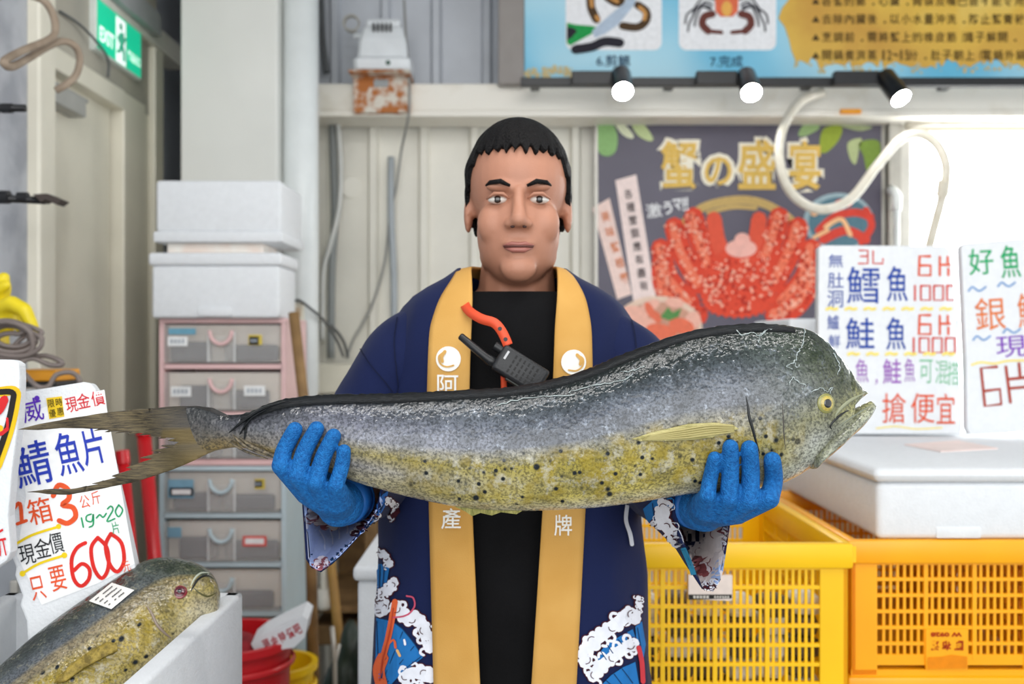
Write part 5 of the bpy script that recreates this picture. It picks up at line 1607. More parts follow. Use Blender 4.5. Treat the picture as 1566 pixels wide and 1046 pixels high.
# ragged belly fin under the middle
q = [(560, 742), (600, 752), (640, 762), (690, 772), (712, 782), (722, 789), (735, 784), (752, 788), (766, 783), (790, 786), (800, 780), (770, 774), (700, 768), (640, 756), (580, 742)]
kk = Flat(on_plane((0, FD - 0.004, 0), (0, -1, 0), 0.0)).poly(q, 8)
o = MB().add(kk.v, kk.f).build('anal_fin', fin_mat('belly_fin_skin', '6b6a2e', 'a8a05c', (80, 20, 20)), held); solidify(o, 0.003)
# pectoral fin lying on the flank
pec = [(965, 671), (1000, 660), (1052, 648), (1091, 646), (1119, 649), (1129, 655), (1107, 661), (1088, 668), (1061, 671), (1021, 673), (978, 674)]
m_pec = fin_mat('pectoral_fin_skin', '8a8248', 'cfc58a', (8, 30, 120))
kk = Flat(on_surf(sb, 0.0028)).poly(pec, 6)
o = MB().add(kk.v, kk.f).build('pectoral_fin', m_pec, held); solidify(o, 0.003, sub=0); o.data.polygons.foreach_set('use_smooth', [True] * len(o.data.polygons))
for i in range(5):
    on_fish_tube('fin_ray', [(1122, 651 + i * 2), (1085, 650 + i * 3.4), (1040, 657 + i * 3), (990 - i * 2, 667 + i * 1.2)], 0.0011, mat('fin_ray_tan', 'a79c63', 0.4), o, 0.0042)
# thin pale glossy threads on the back and forehead
m_thread = mat('glossy_thread', '9aa5a4', 0.05, coat=1.0, var=0.02)
rnd = random.Random(31)
def fine_thread(pts, r=0.0007):
    jit = [(x + rnd.uniform(-1.6, 1.6), y + rnd.uniform(-1.6, 1.6)) for x, y in cr_spline(pts, 5)]
    q = [sf(x, y, 0.0004) for x, y in jit]; q = [v for v in q if v is not None]
    if len(q) > 3:
        MB().tube(q, [r * rnd.uniform(.35, 1.4) for _ in q], 6).build('pale_thread', m_thread, held, smooth=True)
for pts in ([(1232, 505), (1228, 525), (1220, 540), (1215, 552), (1202, 560), (1210, 563)], [(1215, 552), (1217, 562), (1222, 558)], [(1275, 540), (1282, 555), (1283, 565), (1280, 574)], [(1206, 590), (1212, 578), (1220, 584), (1232, 590), (1226, 596)], [(1240, 600), (1252, 594), (1265, 598), (1272, 592), (1268, 603)],
            [(1125, 505), (1135, 512), (1150, 508), (1162, 514), (1172, 503)], [(1160, 525), (1164, 512), (1180, 503), (1195, 500)], [(968, 575), (940, 584), (905, 590), (870, 600)], [(985, 560), (970, 566), (950, 570)], [(760, 622), (790, 612), (840, 606), (880, 604)]):
    fine_thread(pts)

# ------------------------------------------------------------------ second fish, lying in the open foam box
f2 = thing('mahi_mahi', 'yellow speckled fish with paper label lying in the open foam box', 'fish', P(180, 990, 1.25))
T2 = [(334, 902, 1.385), (328, 884, 1.385), (312, 868, 1.385), (285, 857, 1.385), (250, 853, 1.38), (215, 861, 1.365), (170, 889, 1.34), (110, 929, 1.31), (50, 974, 1.28), (0, 1018, 1.25), (-70, 1080, 1.22), (-140, 1130, 1.20)]
B2 = [(337, 910, 1.38), (336, 925, 1.365), (330, 942, 1.35), (312, 962, 1.335), (290, 982, 1.32), (262, 1004, 1.30), (225, 1036, 1.27), (175, 1075, 1.24), (110, 1110, 1.21), (40, 1150, 1.19), (-40, 1190, 1.17), (-120, 1210, 1.16)]
c2x = [1300, 1290, 1265, 1235, 1200, 1160, 1080, 1000, 900, 800, 700, 600]
th2 = [.006, .016, .024, .031, .036, .038, .038, .036, .034, .032, .028, .022]
TT = cr_spline([tuple(P(*q)) + (c, h) for q, c, h in zip(T2, c2x, th2)], 8); BB = cr_spline([tuple(P(*q)) for q in B2], 8)
a0 = P(*T2[6]); b0 = P(*B2[6]); c0 = P(*T2[3])
N2 = (a0 - b0).cross(c0 - a0).normalized()
if N2.y > 0: N2 = -N2
m_fish2 = fish_mat('wet_yellow_fish_skin', 'c9c6a8', 0.75)
st = [(Vector(t_[:3]), Vector(b_), t_[4], t_[3]) for t_, b_ in zip(TT, BB)]
fb2 = fish_loft('body', st, N2, f2, m_fish2, 30, 0.42)
s2 = bvh_of(fb2); g2 = on_surf(s2, 0.0)
ec = g2(275, 905, -0.001)
eye(f2, ec, N2, 0.0088, mat('red_eye_ring', '7d2a30', 0.2, coat=0.8), mat('dark_red_iris', '561a26', 0.15, coat=0.9), 0.42)
lab = Flat(on_surf(s2, 0.0022)).poly([(137, 921), (172, 893), (206, 904), (171, 933)], 8)
o = MB().add(lab.v, lab.f).build('paper_label', mat('label_paper', 'eceae4', 0.6), f2)
k = Flat(on_surf(s2, 0.0030)); rnd = random.Random(2)
for r in range(4):
    for c in range(9):
        u = 0.12 + c * 0.085; w = 0.18 + r * 0.2
        if rnd.random() < 0.25: continue
        cx = 137 + u * 34 + w * 34 + (1 - 1) ; cy = 921 - u * 28 * 0 - 0
        X = 137 + 34 * w + 35 * u * 1.0; Y = 921 + 11 * w - 28 * u
        X = 137 + (172 - 137) * u + (171 - 137) * w; Y = 921 + (893 - 921) * u + (933 - 921) * w
        k.stroke([(X, Y), (X + 1.8, Y - 1.4)], 1.5)
k.build('label_print', ink('4a4a4c'), o)
def on2(name, pts, r, m, lift=-0.0004):
    q = [g2(x, y, lift) for x, y in cr_spline(pts, 6)]; q = [v for v in q if v is not None]
    return MB().tube(q, n_(r, len(q)), 8).build(name, m, f2, smooth=True)
on2('mouth_line', [(331, 888), (318, 880), (305, 884), (297, 894), (292, 905)], 0.0018, m_crease)
on2('jaw_fold', [(322, 876), (308, 876), (298, 884), (292, 896)], 0.0014, mat('pale_lip', 'b9bfae', 0.3))
on2('jaw_edge', [(333, 905), (318, 912), (304, 906), (296, 898)], 0.0013, mat('dark_olive_skin', '4c4a22', 0.3))
on2('gill_slit', [(224, 926), (232, 938), (240, 955), (252, 968), (262, 976)], 0.0020, mat('gill_pink', '8f7f72', 0.4))
kk = Flat(on_surf(s2, 0.0035)).poly([(178, 985), (165, 984), (140, 997), (110, 1018), (88, 1040), (84, 1046), (100, 1044), (130, 1022), (160, 1006), (180, 996)], 6)
o = MB().add(kk.v, kk.f).build('pectoral_fin', fin_mat('yellow_fin_skin', '6f5e22', 'b9a04a', (40, 40, 40)), f2); solidify(o, 0.004); o.data.polygons.foreach_set('use_smooth', [True] * len(o.data.polygons))
# ------------------------------------------------------------------ the person holding the fish
PY = 1.47
person = thing('person', 'person in navy wave print happi coat and blue gloves holding a long fish', 'person', (0, PY, 0))
m_skin = mat('skin', 'b57f66', 0.5, var=0.06, scale=18, bump=0.08, bscale=500)
m_navy = mat('navy_cloth', '151f46', 0.8, var=0.14, scale=5, bump=0.12, bscale=700, spec=0.15, sheen=0.05)
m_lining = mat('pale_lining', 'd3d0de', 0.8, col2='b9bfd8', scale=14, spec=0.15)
m_gold = mat('gold_cloth', 'd2a35a', 0.75, col2='c29147', scale=9, bump=0.1, bscale=600, spec=0.2)
m_tee = mat('black_cloth', '0b0b0d', 0.85, var=0.3, scale=12, bump=0.1, bscale=400, spec=0.15)
m_glove = None

# wrists
WL = P(518, 772, 1.185); WR = P(1077, 779, 1.175)
EL = Vector((-0.165, 1.42, 1.222)); ER = Vector((0.165, 1.42, 1.222))
SL = Vector((-0.158, 1.485, 1.385)); SR = Vector((0.158, 1.485, 1.385))
H = Vector((0.009, 1.462, 1.596))
b = MB()
b.ell((0, PY + 0.005, 1.29), (0.155, 0.098, 0.165), 28, 18); b.ell((0, PY + 0.005, 1.07), (0.145, 0.095, 0.19), 24, 16); b.ell((0, PY + 0.01, 0.93), (0.155, 0.10, 0.12), 24, 16)
b.capsule([SL + Vector((0.02, 0, 0)), SR - Vector((0.02, 0, 0))], (0.050, 0.050))
b.capsule([SL, EL], (0.045, 0.034)); b.capsule([EL, EL * .4 + WL * .6, WL + (EL - WL) * 0.05], (0.034, 0.031, 0.0215))
b.capsule([SR, ER], (0.045, 0.034)); b.capsule([ER, ER * .4 + WR * .6, WR + (ER - WR) * 0.05], (0.034, 0.031, 0.0215))
for s in (-1, 1):
    b.capsule([(s * .085, 1.48, .90), (s * .095, 1.465, .49), (s * .10, 1.495, .085)], (0.085, 0.055, 0.037))
    b.capsule([(s * .10, 1.50, .055), (s * .108, 1.40, .035), (s * .112, 1.34, .03)], (0.037, 0.035, 0.026))
# neck and head
b.capsule([H + Vector((0, .028, -.07)), Vector((0.004, PY + 0.02, 1.40))], (0.054, 0.066))
b.capsule([(-0.10, PY + .02, 1.42), (0, PY + .02, 1.455), (0.10, PY + .02, 1.42)], (0.03, 0.045, 0.03))
hd = lambda x, y, z: H + Vector((x * 0.97, y, z * 0.98))
b.ell(hd(0, .015, .040), (.074, .092, .090), 32, 20)
b.ell(hd(0, -.022, -.040), (.060, .068, .078), 28, 18)
b.ell(hd(0, -.070, -.094), (.026, .022, .021), 16, 10)
for s in (-1, 1):
    b.ell(hd(s * .036, -.058, -.030), (.024, .023, .030), 16, 10)
    b.ell(hd(s * .027, -.074, .021), (.021, .012, .008), 16, 10)
    b.ell(hd(s * .076, .014, -.008), (.007, .017, .028), 14, 12)
    b.ell(hd(s * .042, -.008, -.070), (.016, .036, .024), 14, 10)
    b.ell(hd(s * .0125, -.093, -.034), (.0085, .010, .0075), 12, 8)
b.capsule([hd(0, -.078, .014), hd(0, -.090, -.010), hd(0, -.102, -.029)], (.0085, .009, .0115), 12)
b.ell(hd(0, -.083, -.0605), (.023, .010, .0062), 18, 10)
b.ell(hd(0, -.081, -.0725), (.019, .010, .0068), 18, 10)
body = b.build('body', m_skin, person); remesh(body, 0.0036, 5, 0.5)
# eyes, brows, lips
for s in (-1, 1):
    e = MB().ell(hd(s * .030, -.0735, .002), (.0135, .0095, .0056), 18, 12).build('eye', mat('eye_white', 'd9d4cc', 0.2, coat=0.6), person, smooth=True)
    MB().ell(hd(s * .030, -.0805, .002), (.0056, .003, .0054), 16, 10).build('iris', mat('dark_iris', '241812', 0.1, coat=0.8), e, smooth=True)
    MB().tube([hd(s * .013, -.0835, .003), hd(s * .022, -.0865, .0095), hd(s * .034, -.0855, .0098), hd(s * .046, -.076, .003)], [.0012, .0024, .0026, .0012], 8).build('eyelid', m_skin, person, smooth=True)
    MB().tube([hd(s * .012, -.089, .020), hd(s * .026, -.091, .026), hd(s * .040, -.0835, .0255), hd(s * .047, -.077, .022)], [.002, .0038, .0034, .0012], 8).build('eyebrow', mat('hair_black', '0d0b0c', 0.6, bump=0.8, bscale=320, spec=0.2), person, smooth=True)
MB().tube([hd(-.021, -.0885, -.0655), hd(-.008, -.0945, -.0655), hd(.008, -.0945, -.0655), hd(.021, -.0885, -.0655)], .0016, 8).build('mouth_line', mat('lip_dark', '5e332c', 0.5), person, smooth=True)
m_lip = mat('lip_skin_pink', 'a5675c', 0.4, var=0.05)
MB().tube([hd(-.022, -.0865, -.0640), hd(-.010, -.0925, -.0618), hd(0, -.0930, -.0626), hd(.010, -.0925, -.0618), hd(.022, -.0865, -.0640)], [.001, .0030, .0028, .0030, .001], 10).build('upper_lip', m_lip, person, smooth=True)
MB().tube([hd(-.020, -.0865, -.0675), hd(-.008, -.0915, -.0705), hd(.008, -.0915, -.0705), hd(.020, -.0865, -.0675)], [.001, .0040, .0040, .001], 10).build('lower_lip', m_lip, person, smooth=True)
for s in (-1, 1):
    MB().ell(hd(s * .0085, -.1035, -.0395), (.0032, .0030, .0018), 10, 6).build('nostril', mat('nostril_dark', '3a201a', 0.7), person, smooth=True)
# hair: cap with ragged fringe
vs = []; fs = []
NA, NR = 168, 26
rnd = random.Random(13)
for i in range(NR + 1):
    for j in range(NA):
        az = 2 * math.pi * j / NA             # 0 = front (-Y)
        fr = math.cos(az)                     # 1 front, -1 back
        side = abs(math.sin(az))
        zmin = 0.078 if fr > 0.55 else (0.078 + (-0.004 - 0.078) * min(1, (0.55 - fr) / 0.45) if fr > 0.1 else (-0.004 + (-0.075 + 0.004) * min(1, (0.1 - fr) / 0.7) * 0.42))
        zmin += 0.006 * math.sin(az * 31) + 0.006 * noise.noise(Vector((az * 14, 1.7, 0)))
        top_ = 0.040 + 0.098
        zc = top_ + (zmin - top_) * (1 - math.cos(math.pi / 2 * i / NR)) if zmin < 0.04 else top_ + (zmin - top_) * (i / NR) ** 1.6
        zz = (zc - 0.040) / 0.098
        r = math.sqrt(max(0.0, 1 - min(1, zz * zz))) if zz > 0 else 1.0 - 0.10 * (zz * zz)
        f = 1 + 0.03 * noise.noise(Vector((az * 7, zc * 40, 0))) + 0.022 * noise.noise(Vector((az * 26, zc * 22, 5))) * (i / NR)
        vs.append(hd(math.sin(az) * r * 0.0815 * f, .015 - math.cos(az) * r * 0.0995 * f, zc))
for i in range(NR):
    for j in range(NA):
        fs.append((i * NA + j, i * NA + (j + 1) % NA, (i + 1) * NA + (j + 1) % NA, (i + 1) * NA + j))
hair = MB().add(vs, fs).build('hair', MATS['hair_black'], person, smooth=True)
solidify(hair, 0.010, -1.0)
hair.data.polygons.foreach_set('use_smooth', [True] * len(hair.data.polygons))

# --- clothes
JT = [(0.70, .212, .152), (0.95, .201, .150), (1.10, .193, .148), (1.20, .190, .145), (1.30, .189, .142), (1.38, .188, .134), (1.42, .180, .120), (1.45, .162, .108), (1.47, .140, .098), (1.49, .102, .086), (1.505, .080, .078)]
def sup(z, x, da=0.0, db=0.0):
    a, bb = interp(JT, z); a += da; bb += db
    q = min(1.0, abs(x / a))
    return PY - bb * (1 - q ** 2.4) ** (1 / 2.4)
LB = [(0.70, -.034, -.097), (.943, -.042, -.104), (1.184, -.053, -.111), (1.333, -.057, -.114), (1.42, -.055, -.112), (1.46, -.054, -.100), (1.49, -.056, -.082), (1.505, -.058, -.078)]
RB = [(0.70, .017, .076), (.943, .0253, .085), (1.184, .041, .098), (1.333, .054, .108), (1.42, .058, .108), (1.46, .062, .102), (1.49, .064, .088), (1.505, .064, .080)]
zs = [0.70 + i * (1.505 - 0.70) / 60 for i in range(61)]
# black shirt
vs = []; fs = []; NS = 56
zsh = [0.72 + i * 0.03 for i in range(26)]
for z in zsh:
    a, bb = interp(JT, z); a -= .018; bb -= .017
    for k in range(NS):
        t_ = 2 * math.pi * k / NS
        c_, s_ = math.cos(t_), math.sin(t_)
        x = a * (abs(c_) ** (2 / 2.4)) * (1 if c_ > 0 else -1); y = PY + bb * (abs(s_) ** (2 / 2.4)) * (1 if s_ > 0 else -1)
        y += 0.0035 * noise.noise(Vector((x * 14, z * 9, 3)))
        vs.append((x, y, z))
for i in range(len(zsh) - 1):
    for k in range(NS):
        fs.append((i * NS + k, i * NS + (k + 1) % NS, (i + 1) * NS + (k + 1) % NS, (i + 1) * NS + k))
sh = MB().add(vs, fs).build('shirt', m_tee, person, smooth=True); solidify(sh, 0.003)
MB().lathe([(.064, 0), (.072, .004), (.070, .018), (.063, .016)], (0.004, PY + .012, 1.452), 32).build('shirt_collar', m_tee, person, smooth=True)
# trousers and boots
k = MB()
k.ell((0, PY + .01, .92), (.162, .108, .12), 24, 16)
for s in (-1, 1):
    k.capsule([(s * .085, 1.48, .88), (s * .096, 1.468, .49), (s * .10, 1.497, .14)], (0.094, 0.072, 0.060))
o = k.build('trousers', mat('black_trousers', '18181b', 0.85, var=0.2), person); remesh(o, 0.012, 3)
for s in (-1, 1):
    k = MB(); k.capsule([(s * .10, 1.505, .22), (s * .10, 1.50, .058)], (0.056, 0.052)); k.capsule([(s * .10, 1.50, .052), (s * .108, 1.40, .046), (s * .113, 1.33, .04)], (0.050, 0.048, 0.038))
    o = k.build('boot', mat('black_rubber', '101012', 0.35), person); remesh(o, 0.008, 3)
    for v in o.data.vertices:
        if v.co.z < 0.0: v.co.z = 0.0
# coat torso (open in front)
NJ = 72; vs = []; fs = []
for z in zs:
    a, bb = interp(JT, z)
    li = interp(LB, z); ri = interp(RB, z)
    xl = (li[0] * .3 + li[1] * .7); xr = (ri[0] * .3 + ri[1] * .7)
    # angle: start at left front edge, go round the back to the right front edge
    def ang(x):
        q = min(1, abs(x / a)); yy = (1 - q ** 2.4) ** (1 / 2.4)
        return math.atan2(yy, x / a)           # measured with +y meaning front
    tl = ang(xl); tr = ang(xr)
    span = 2 * math.pi - (tl - tr)
    for k in range(NJ + 1):
        t_ = tl + span * k / NJ
        c_, s_ = math.cos(t_), math.sin(t_)
        den = (abs(c_) ** 2.4 + abs(s_) ** 2.4) ** (1 / 2.4)
        x = a * c_ / den; y = PY - bb * s_ / den
        fold = 0.007 * noise.noise(Vector((x * 19 + z * 6, z * 4.0, y * 10))) + 0.004 * noise.noise(Vector((x * 42 - z * 9, z * 5, y * 20)))
        if z > 1.46: fold *= 0.3
        nrm = Vector((c_ / a, -s_ / bb)).normalized()
        vs.append((x + nrm.x * fold, y + nrm.y * fold, z))
W_ = NJ + 1
for i in range(len(zs) - 1):
    for k in range(NJ):
        fs.append((i * W_ + k, i * W_ + k + 1, (i + 1) * W_ + k + 1, (i + 1) * W_ + k))
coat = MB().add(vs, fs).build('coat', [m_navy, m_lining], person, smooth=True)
solidify(coat, 0.004, 0.0)
coat.data.polygons.foreach_set('use_smooth', [True] * len(coat.data.polygons))
# gold collar band, two fronts and round the neck
def band(tab, sgn):
    rows = []
    for z in zs:
        i_, o_ = interp(tab, z)
        row = []
        for q in range(5):
            x = i_ + (o_ - i_) * q / 4
            row.append(Vector((x, min(sup(z, x) - 0.0065, PY), z)))
        rows.append(row)
    return rows
rl = band(LB, -1); rr = band(RB, 1)
arc = []
for k in range(1, 14):
    t_ = math.pi * k / 14
    row = []
    for q in range(5):
        rad_x = 0.062 + 0.020 * q / 4 * 0.9; rad_y = 0.06 + .024 * q / 4
        c = Vector((0.003, PY + 0.002 * k * 0 - 0.03, 1.508 + 0.006 * math.sin(t_) - (q / 4) * 0.022 * math.sin(t_)))
        row.append(c + Vector((-rad_x * math.cos(t_), (rad_y + 0.075) * math.sin(t_) * 0.80, 0)))
    arc.append(row)
allr = rl + arc + rr[::-1]
vs = [p for r in allr for p in r]; fs = [(i * 5 + q, i * 5 + q + 1, (i + 1) * 5 + q + 1, (i + 1) * 5 + q) for i in range(len(allr) - 1) for q in range(4)]
bnd = MB().add(vs, fs).build('collar_band', m_gold, person, smooth=True); solidify(bnd, 0.004, 0.0, sub=1)
bnd.data.polygons.foreach_set('use_smooth', [True] * len(bnd.data.polygons))

# sleeves
def star(poly, c, th):
    """distance from centre to polygon boundary along angle th (pixel space, y up)"""
    dx, dy = math.cos(th), -math.sin(th)
    best = None
    for a, b_ in zip(poly, poly[1:] + poly[:1]):
        ex, ey = b_[0] - a[0], b_[1] - a[1]
        den = dx * ey - dy * ex
        if abs(den) < 1e-9: continue
        t_ = ((a[0] - c[0]) * ey - (a[1] - c[1]) * ex) / den
        u = ((a[0] - c[0]) * dy - (a[1] - c[1]) * dx) / den
        if t_ > 0 and -1e-6 <= u <= 1 + 1e-6:
            best = t_ if best is None else min(best, t_)
    return best or 1.0
NQ = 40
def sleeve(name, sh_c, mid_c, el_c, poly, pc, d_open, s):
    rings = []
    X = Vector((1, 0, 0))
    def ring(c, r1, r2, phi):
        B = Vector((0, -math.sin(phi), math.cos(phi)))
        return [Vector(c) + X * (r1 * math.cos(2 * math.pi * k / NQ)) + B * (r2 * math.sin(2 * math.pi * k / NQ)) for k in range(NQ)]
    rings.append(ring(sh_c + Vector((-s * 0.045, 0, 0.082)), 0.028, 0.045, math.radians(88)))
    rings.append(ring(sh_c + Vector((-s * 0.016, 0, 0.050)), 0.058, 0.075, math.radians(86)))
    rings.append(ring(sh_c, 0.080, 0.098, math.radians(82)))
    rings.append(ring(mid_c, 0.078, 0.090, math.radians(72)))
    rings.append(ring(el_c, 0.072, 0.062, math.radians(35)))
    op = []
    for k in range(NQ):
        th = 2 * math.pi * k / NQ
        r = star(poly, pc, th)
        x, y = pc[0] + r * math.cos(th), pc[1] - r * math.sin(th)
        op.append(P(x, y, d_open + 0.0002 * (y - 780)))
    pre = [a * 0.45 + b_ * 0.55 for a, b_ in zip(rings[4], op)]
    rings += [pre, op]
    cols = [cr_spline([tuple(r[k]) for r in rings], 7) for k in range(NQ)]
    M_ = len(cols[0])
    vs = []
    for i in range(M_):
        for k in range(NQ):
            p = Vector(cols[k][i])
            w = min(1, i / 6) * min(1, (M_ - 1 - i) / 4)
            p += Vector((1, 1, 1)) * (0.009 * w * noise.noise(Vector((p.x * 22 + p.z * 9, p.y * 12, p.z * 9)) + Vector((s * 9, 0, 0))))
            vs.append(p)
    fs = [(i * NQ + k, i * NQ + (k + 1) % NQ, (i + 1) * NQ + (k + 1) % NQ, (i + 1) * NQ + k) for i in range(M_ - 1) for k in range(NQ)]
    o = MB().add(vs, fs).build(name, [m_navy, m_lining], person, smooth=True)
    # outward normals, then a lining layer inside
    solidify(o, 0.003, -1.0, 1)
    o.data.polygons.foreach_set('use_smooth', [True] * len(o.data.polygons))
    return o
polyL = [(464, 742), (462, 770), (465, 815), (468, 860), (478, 870), (490, 876), (505, 866), (530, 842), (556, 812), (577, 785), (586, 750), (575, 710), (530, 695), (480, 705)]
slL = sleeve('sleeve', Vector((-0.148, 1.475, 1.378)), Vector((-0.186, 1.455, 1.300)), Vector((-0.205, 1.395, 1.215)), polyL, (522, 780), 1.185, -1)
polyR = [(1026, 760), (1034, 800), (1043, 832), (1056, 862), (1064, 890), (1072, 900), (1088, 907), (1100, 896), (1108, 860), (1114, 820), (1119, 785), (1118, 755), (1090, 735), (1050, 738)]
slR = sleeve('sleeve', Vector((0.148, 1.475, 1.378)), Vector((0.186, 1.455, 1.300)), Vector((0.200, 1.395, 1.215)), polyR, (1074, 800), 1.185, 1)

# --- prints on the coat
cb = bvh_of(coat, slL, slR)
cf = on_surf(cb, 0.0010)
BR = '4a1d28'; WH = 'e9ebf4'; BL = '2270b4'; BD = '143c68'
class Print:
    def __init__(s, owner):
        s.owner = owner; s.l = {}
    def lay(s, nm, c, lift):
        k = (nm, c)
        if k not in s.l:
            s.l[k] = Flat(cf, lift); s.l[k].inc = 4e-6
        return s.l[k]
    def foam(s, pts, r, seed=0, wh=WH, br=BR, hook=0.45):
        """breaking wave: white ribbon, lobes and hooked curls along its crest, dark outline below"""
        rnd = random.Random(seed)
        for f in s.l.values(): f.g()
        ol = s.lay('wave_outline', br, 0.0004); wf = s.lay('wave_foam', wh, 0.0010)
        ol.stroke(pts, 1.5 * r + 3.4, 6); wf.stroke(pts, 1.5 * r, 6)
        q = cr_spline(pts, 6)
        step = max(2, int(len(q) * r * 0.9 / max(20, sum(math.hypot(b[0] - a[0], b[1] - a[1]) for a, b in zip(q, q[1:])))))
        for i in range(0, len(q), step):
            a = q[max(i - 1, 0)]; b = q[min(i + 1, len(q) - 1)]
            dx, dy = b[0] - a[0], b[1] - a[1]; l = math.hypot(dx, dy) or 1
            for sd in (1, -1):
                nx, ny = -dy / l * sd, dx / l * sd
                x, y = q[i][0] + nx * r * 0.55 + rnd.uniform(-1, 1), q[i][1] + ny * r * 0.55 + rnd.uniform(-1, 1)
                if rnd.random() >= hook:
                    rr = r * rnd.uniform(.36, .62)
                    ol.disc(x, y, rr + 1.7, n=12); wf.disc(x, y, rr, n=12)
                else:
                    tw = rnd.choice((-1, 1)); ux, uy = dx / l * tw, dy / l * tw
                    hk = [(x, y), (x + nx * r * .55, y + ny * r * .55), (x + nx * r * .8 + ux * r * .4, y + ny * r * .8 + uy * r * .4), (x + nx * r * .5 + ux * r * .75, y + ny * r * .5 + uy * r * .75)]
                    ol.stroke(hk, r * .34 + 3, 4); wf.stroke(hk, r * .34, 4)
        for i in range(2, len(q) - 2, 3 * step):
            x, y = q[i]; a = rnd.uniform(0, 6.28)
            s.lay('foam_curl', br, 0.0022).g().stroke([(x + r * .5 * math.cos(a + t_), y + r * .5 * math.sin(a + t_)) for t_ in (0, .7, 1.4, 2.1)], 1.2)
    def fan(s, poly, ribs, c=BL):
        for f in s.l.values(): f.g()
        s.lay('fan_outline', BD, 0.0001).poly([(x + (x - poly[0][0]) * .015, y + (y - poly[0][1]) * .015) for x, y in poly], 6)
        s.lay('fan', c, 0.0006).poly(poly, 6)
        for a in ribs:
            s.lay('fan_rib', BD, 0.0011).g().stroke(a, 1.5)
    def line(s, nm, pts, w, c, lift=0.0018):
        s.lay(nm, c, lift).g().stroke(pts, w)
    def done(s):
        for (nm, c), f in s.l.items():
            if f.v: f.build(nm, ink(c, 0.8), s.owner)
p = Print(coat)
# left hem
p.fan([(577, 860), (597, 867), (592, 896), (579, 902)], [[(583, 864), (582, 898)], [(590, 866), (587, 897)]])
p.foam([(579, 848), (588, 846), (594, 855), (597, 864)], 6, 1); p.foam([(580, 906), (592, 905), (601, 898), (604, 888)], 8, 2); p.foam([(580, 916), (588, 925), (583, 936)], 11, 3)
p.fan([(575, 1046), (577, 945), (600, 950), (616, 962), (634, 985), (648, 1005), (612, 1032), (600, 1046)], [[(585, 1040), (603, 955)], [(588, 1040), (617, 966)], [(592, 1040), (634, 988)], [(595, 1042), (645, 1004)], [(580, 1000), (578, 950)]])
p.foam([(606, 928), (614, 938), (626, 946), (640, 946), (648, 958), (654, 975), (658, 990)], 12, 4); p.foam([(618, 1036), (632, 1028), (646, 1031), (656, 1026), (659, 1036)], 11, 5)
p.line('prawn_print', [(606, 920), (602, 945), (595, 980), (588, 1006)], 9, 'e0653a'); p.line('prawn_print', [(588, 1006), (582, 1024), (586, 1046)], 18, 'e0653a'); p.line('prawn_print', [(592, 990), (604, 978), (607, 990)], 3, 'e0653a')
p.line('prawn_shade', [(604, 930), (598, 970), (588, 1010), (584, 1040)], 2, 'b8442a', 0.0024); p.line('feeler_print', [(603, 944), (622, 941), (635, 928), (634, 914), (624, 911)], 2.6, 'c4506a')
p.line('star_print', [(609, 994), (613, 1002)], 4, 'e0b070'); p.line('star_print', [(620, 978), (621, 985)], 3, 'f0f0f6')
p.foam([(590, 764), (600, 770), (606, 782), (598, 790)], 5, 6)
for sm_ in ([(547, 524), (566, 556), (590, 585), (604, 606)], [(612, 470), (604, 520), (606, 560), (610, 600)], [(958, 470), (968, 505), (972, 535)]):
    p.line('sleeve_seam', sm_, 1.6, '0d1430')
# right hem
p.fan([(912, 1004), (922, 990), (938, 978), (966, 962), (970, 975), (948, 985), (932, 1000), (918, 1018)], [[(928, 986), (936, 998)], [(944, 977), (950, 985)], [(918, 996), (926, 1008)]])
p.fan([(920, 1046), (934, 1032), (952, 1020), (970, 1012), (976, 1046)], [[(938, 1030), (950, 1046)], [(950, 1022), (966, 1044)], [(926, 1040), (934, 1047)]])
p.fan([(970, 958), (980, 950), (986, 985), (982, 1010), (972, 985)], [[(973, 960), (980, 1000)]])
p.foam([(894, 1012), (897, 996), (900, 982), (914, 974), (930, 962), (946, 950), (960, 938), (969, 946)], 13, 7); p.foam([(906, 1034), (914, 1022), (930, 1009), (946, 996), (958, 988), (967, 984)], 12, 8); p.foam([(974, 914), (976, 926), (973, 938)], 5, 9)
p.line('prawn_print', [(974, 990), (979, 1012), (981, 1042)], 7, 'c93a44'); p.line('foam_curl', [(957, 772), (955, 795), (961, 815), (964, 832)], 6, WH)
p.done()
# sleeves: outside cuffs and lining seen through the openings
p = Print(slL)
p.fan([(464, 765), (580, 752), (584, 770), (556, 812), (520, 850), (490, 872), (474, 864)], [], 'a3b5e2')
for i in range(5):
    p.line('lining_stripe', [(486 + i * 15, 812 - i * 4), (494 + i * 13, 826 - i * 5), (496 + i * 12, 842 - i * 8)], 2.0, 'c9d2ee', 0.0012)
p.foam([(478, 786), (492, 794), (512, 800)], 15, 21, 'f3eaea', '9a5a62', 0.0)
p.fan([(550, 818), (564, 770), (592, 750), (588, 772), (577, 792), (560, 818)], [[(562, 796), (580, 758)], [(570, 800), (588, 764)]], '2a6cc0')
p.foam([(574, 784), (560, 802), (544, 820)], 9, 23, hook=0.0)
p.foam([(484, 862), (498, 860)], 8, 26, 'f3eaf2', '9a5a62', 0.0)
p.done()
p = Print(slR)
p.fan([(985, 778), (1000, 765), (1035, 760), (1030, 775), (1005, 800), (992, 800)], [[(1000, 770), (1003, 795)], [(1012, 766), (1012, 790)], [(1022, 764), (1020, 782)]])
p.foam([(1020, 772), (1012, 786), (1018, 800), (1030, 814), (1036, 828)], 12, 31, hook=0.15); p.foam([(994, 802), (1004, 812)], 8, 32, hook=0.15)
p.fan([(1044, 812), (1118, 790), (1112, 850), (1098, 896), (1074, 898), (1054, 850)], [], 'cfc5c4')
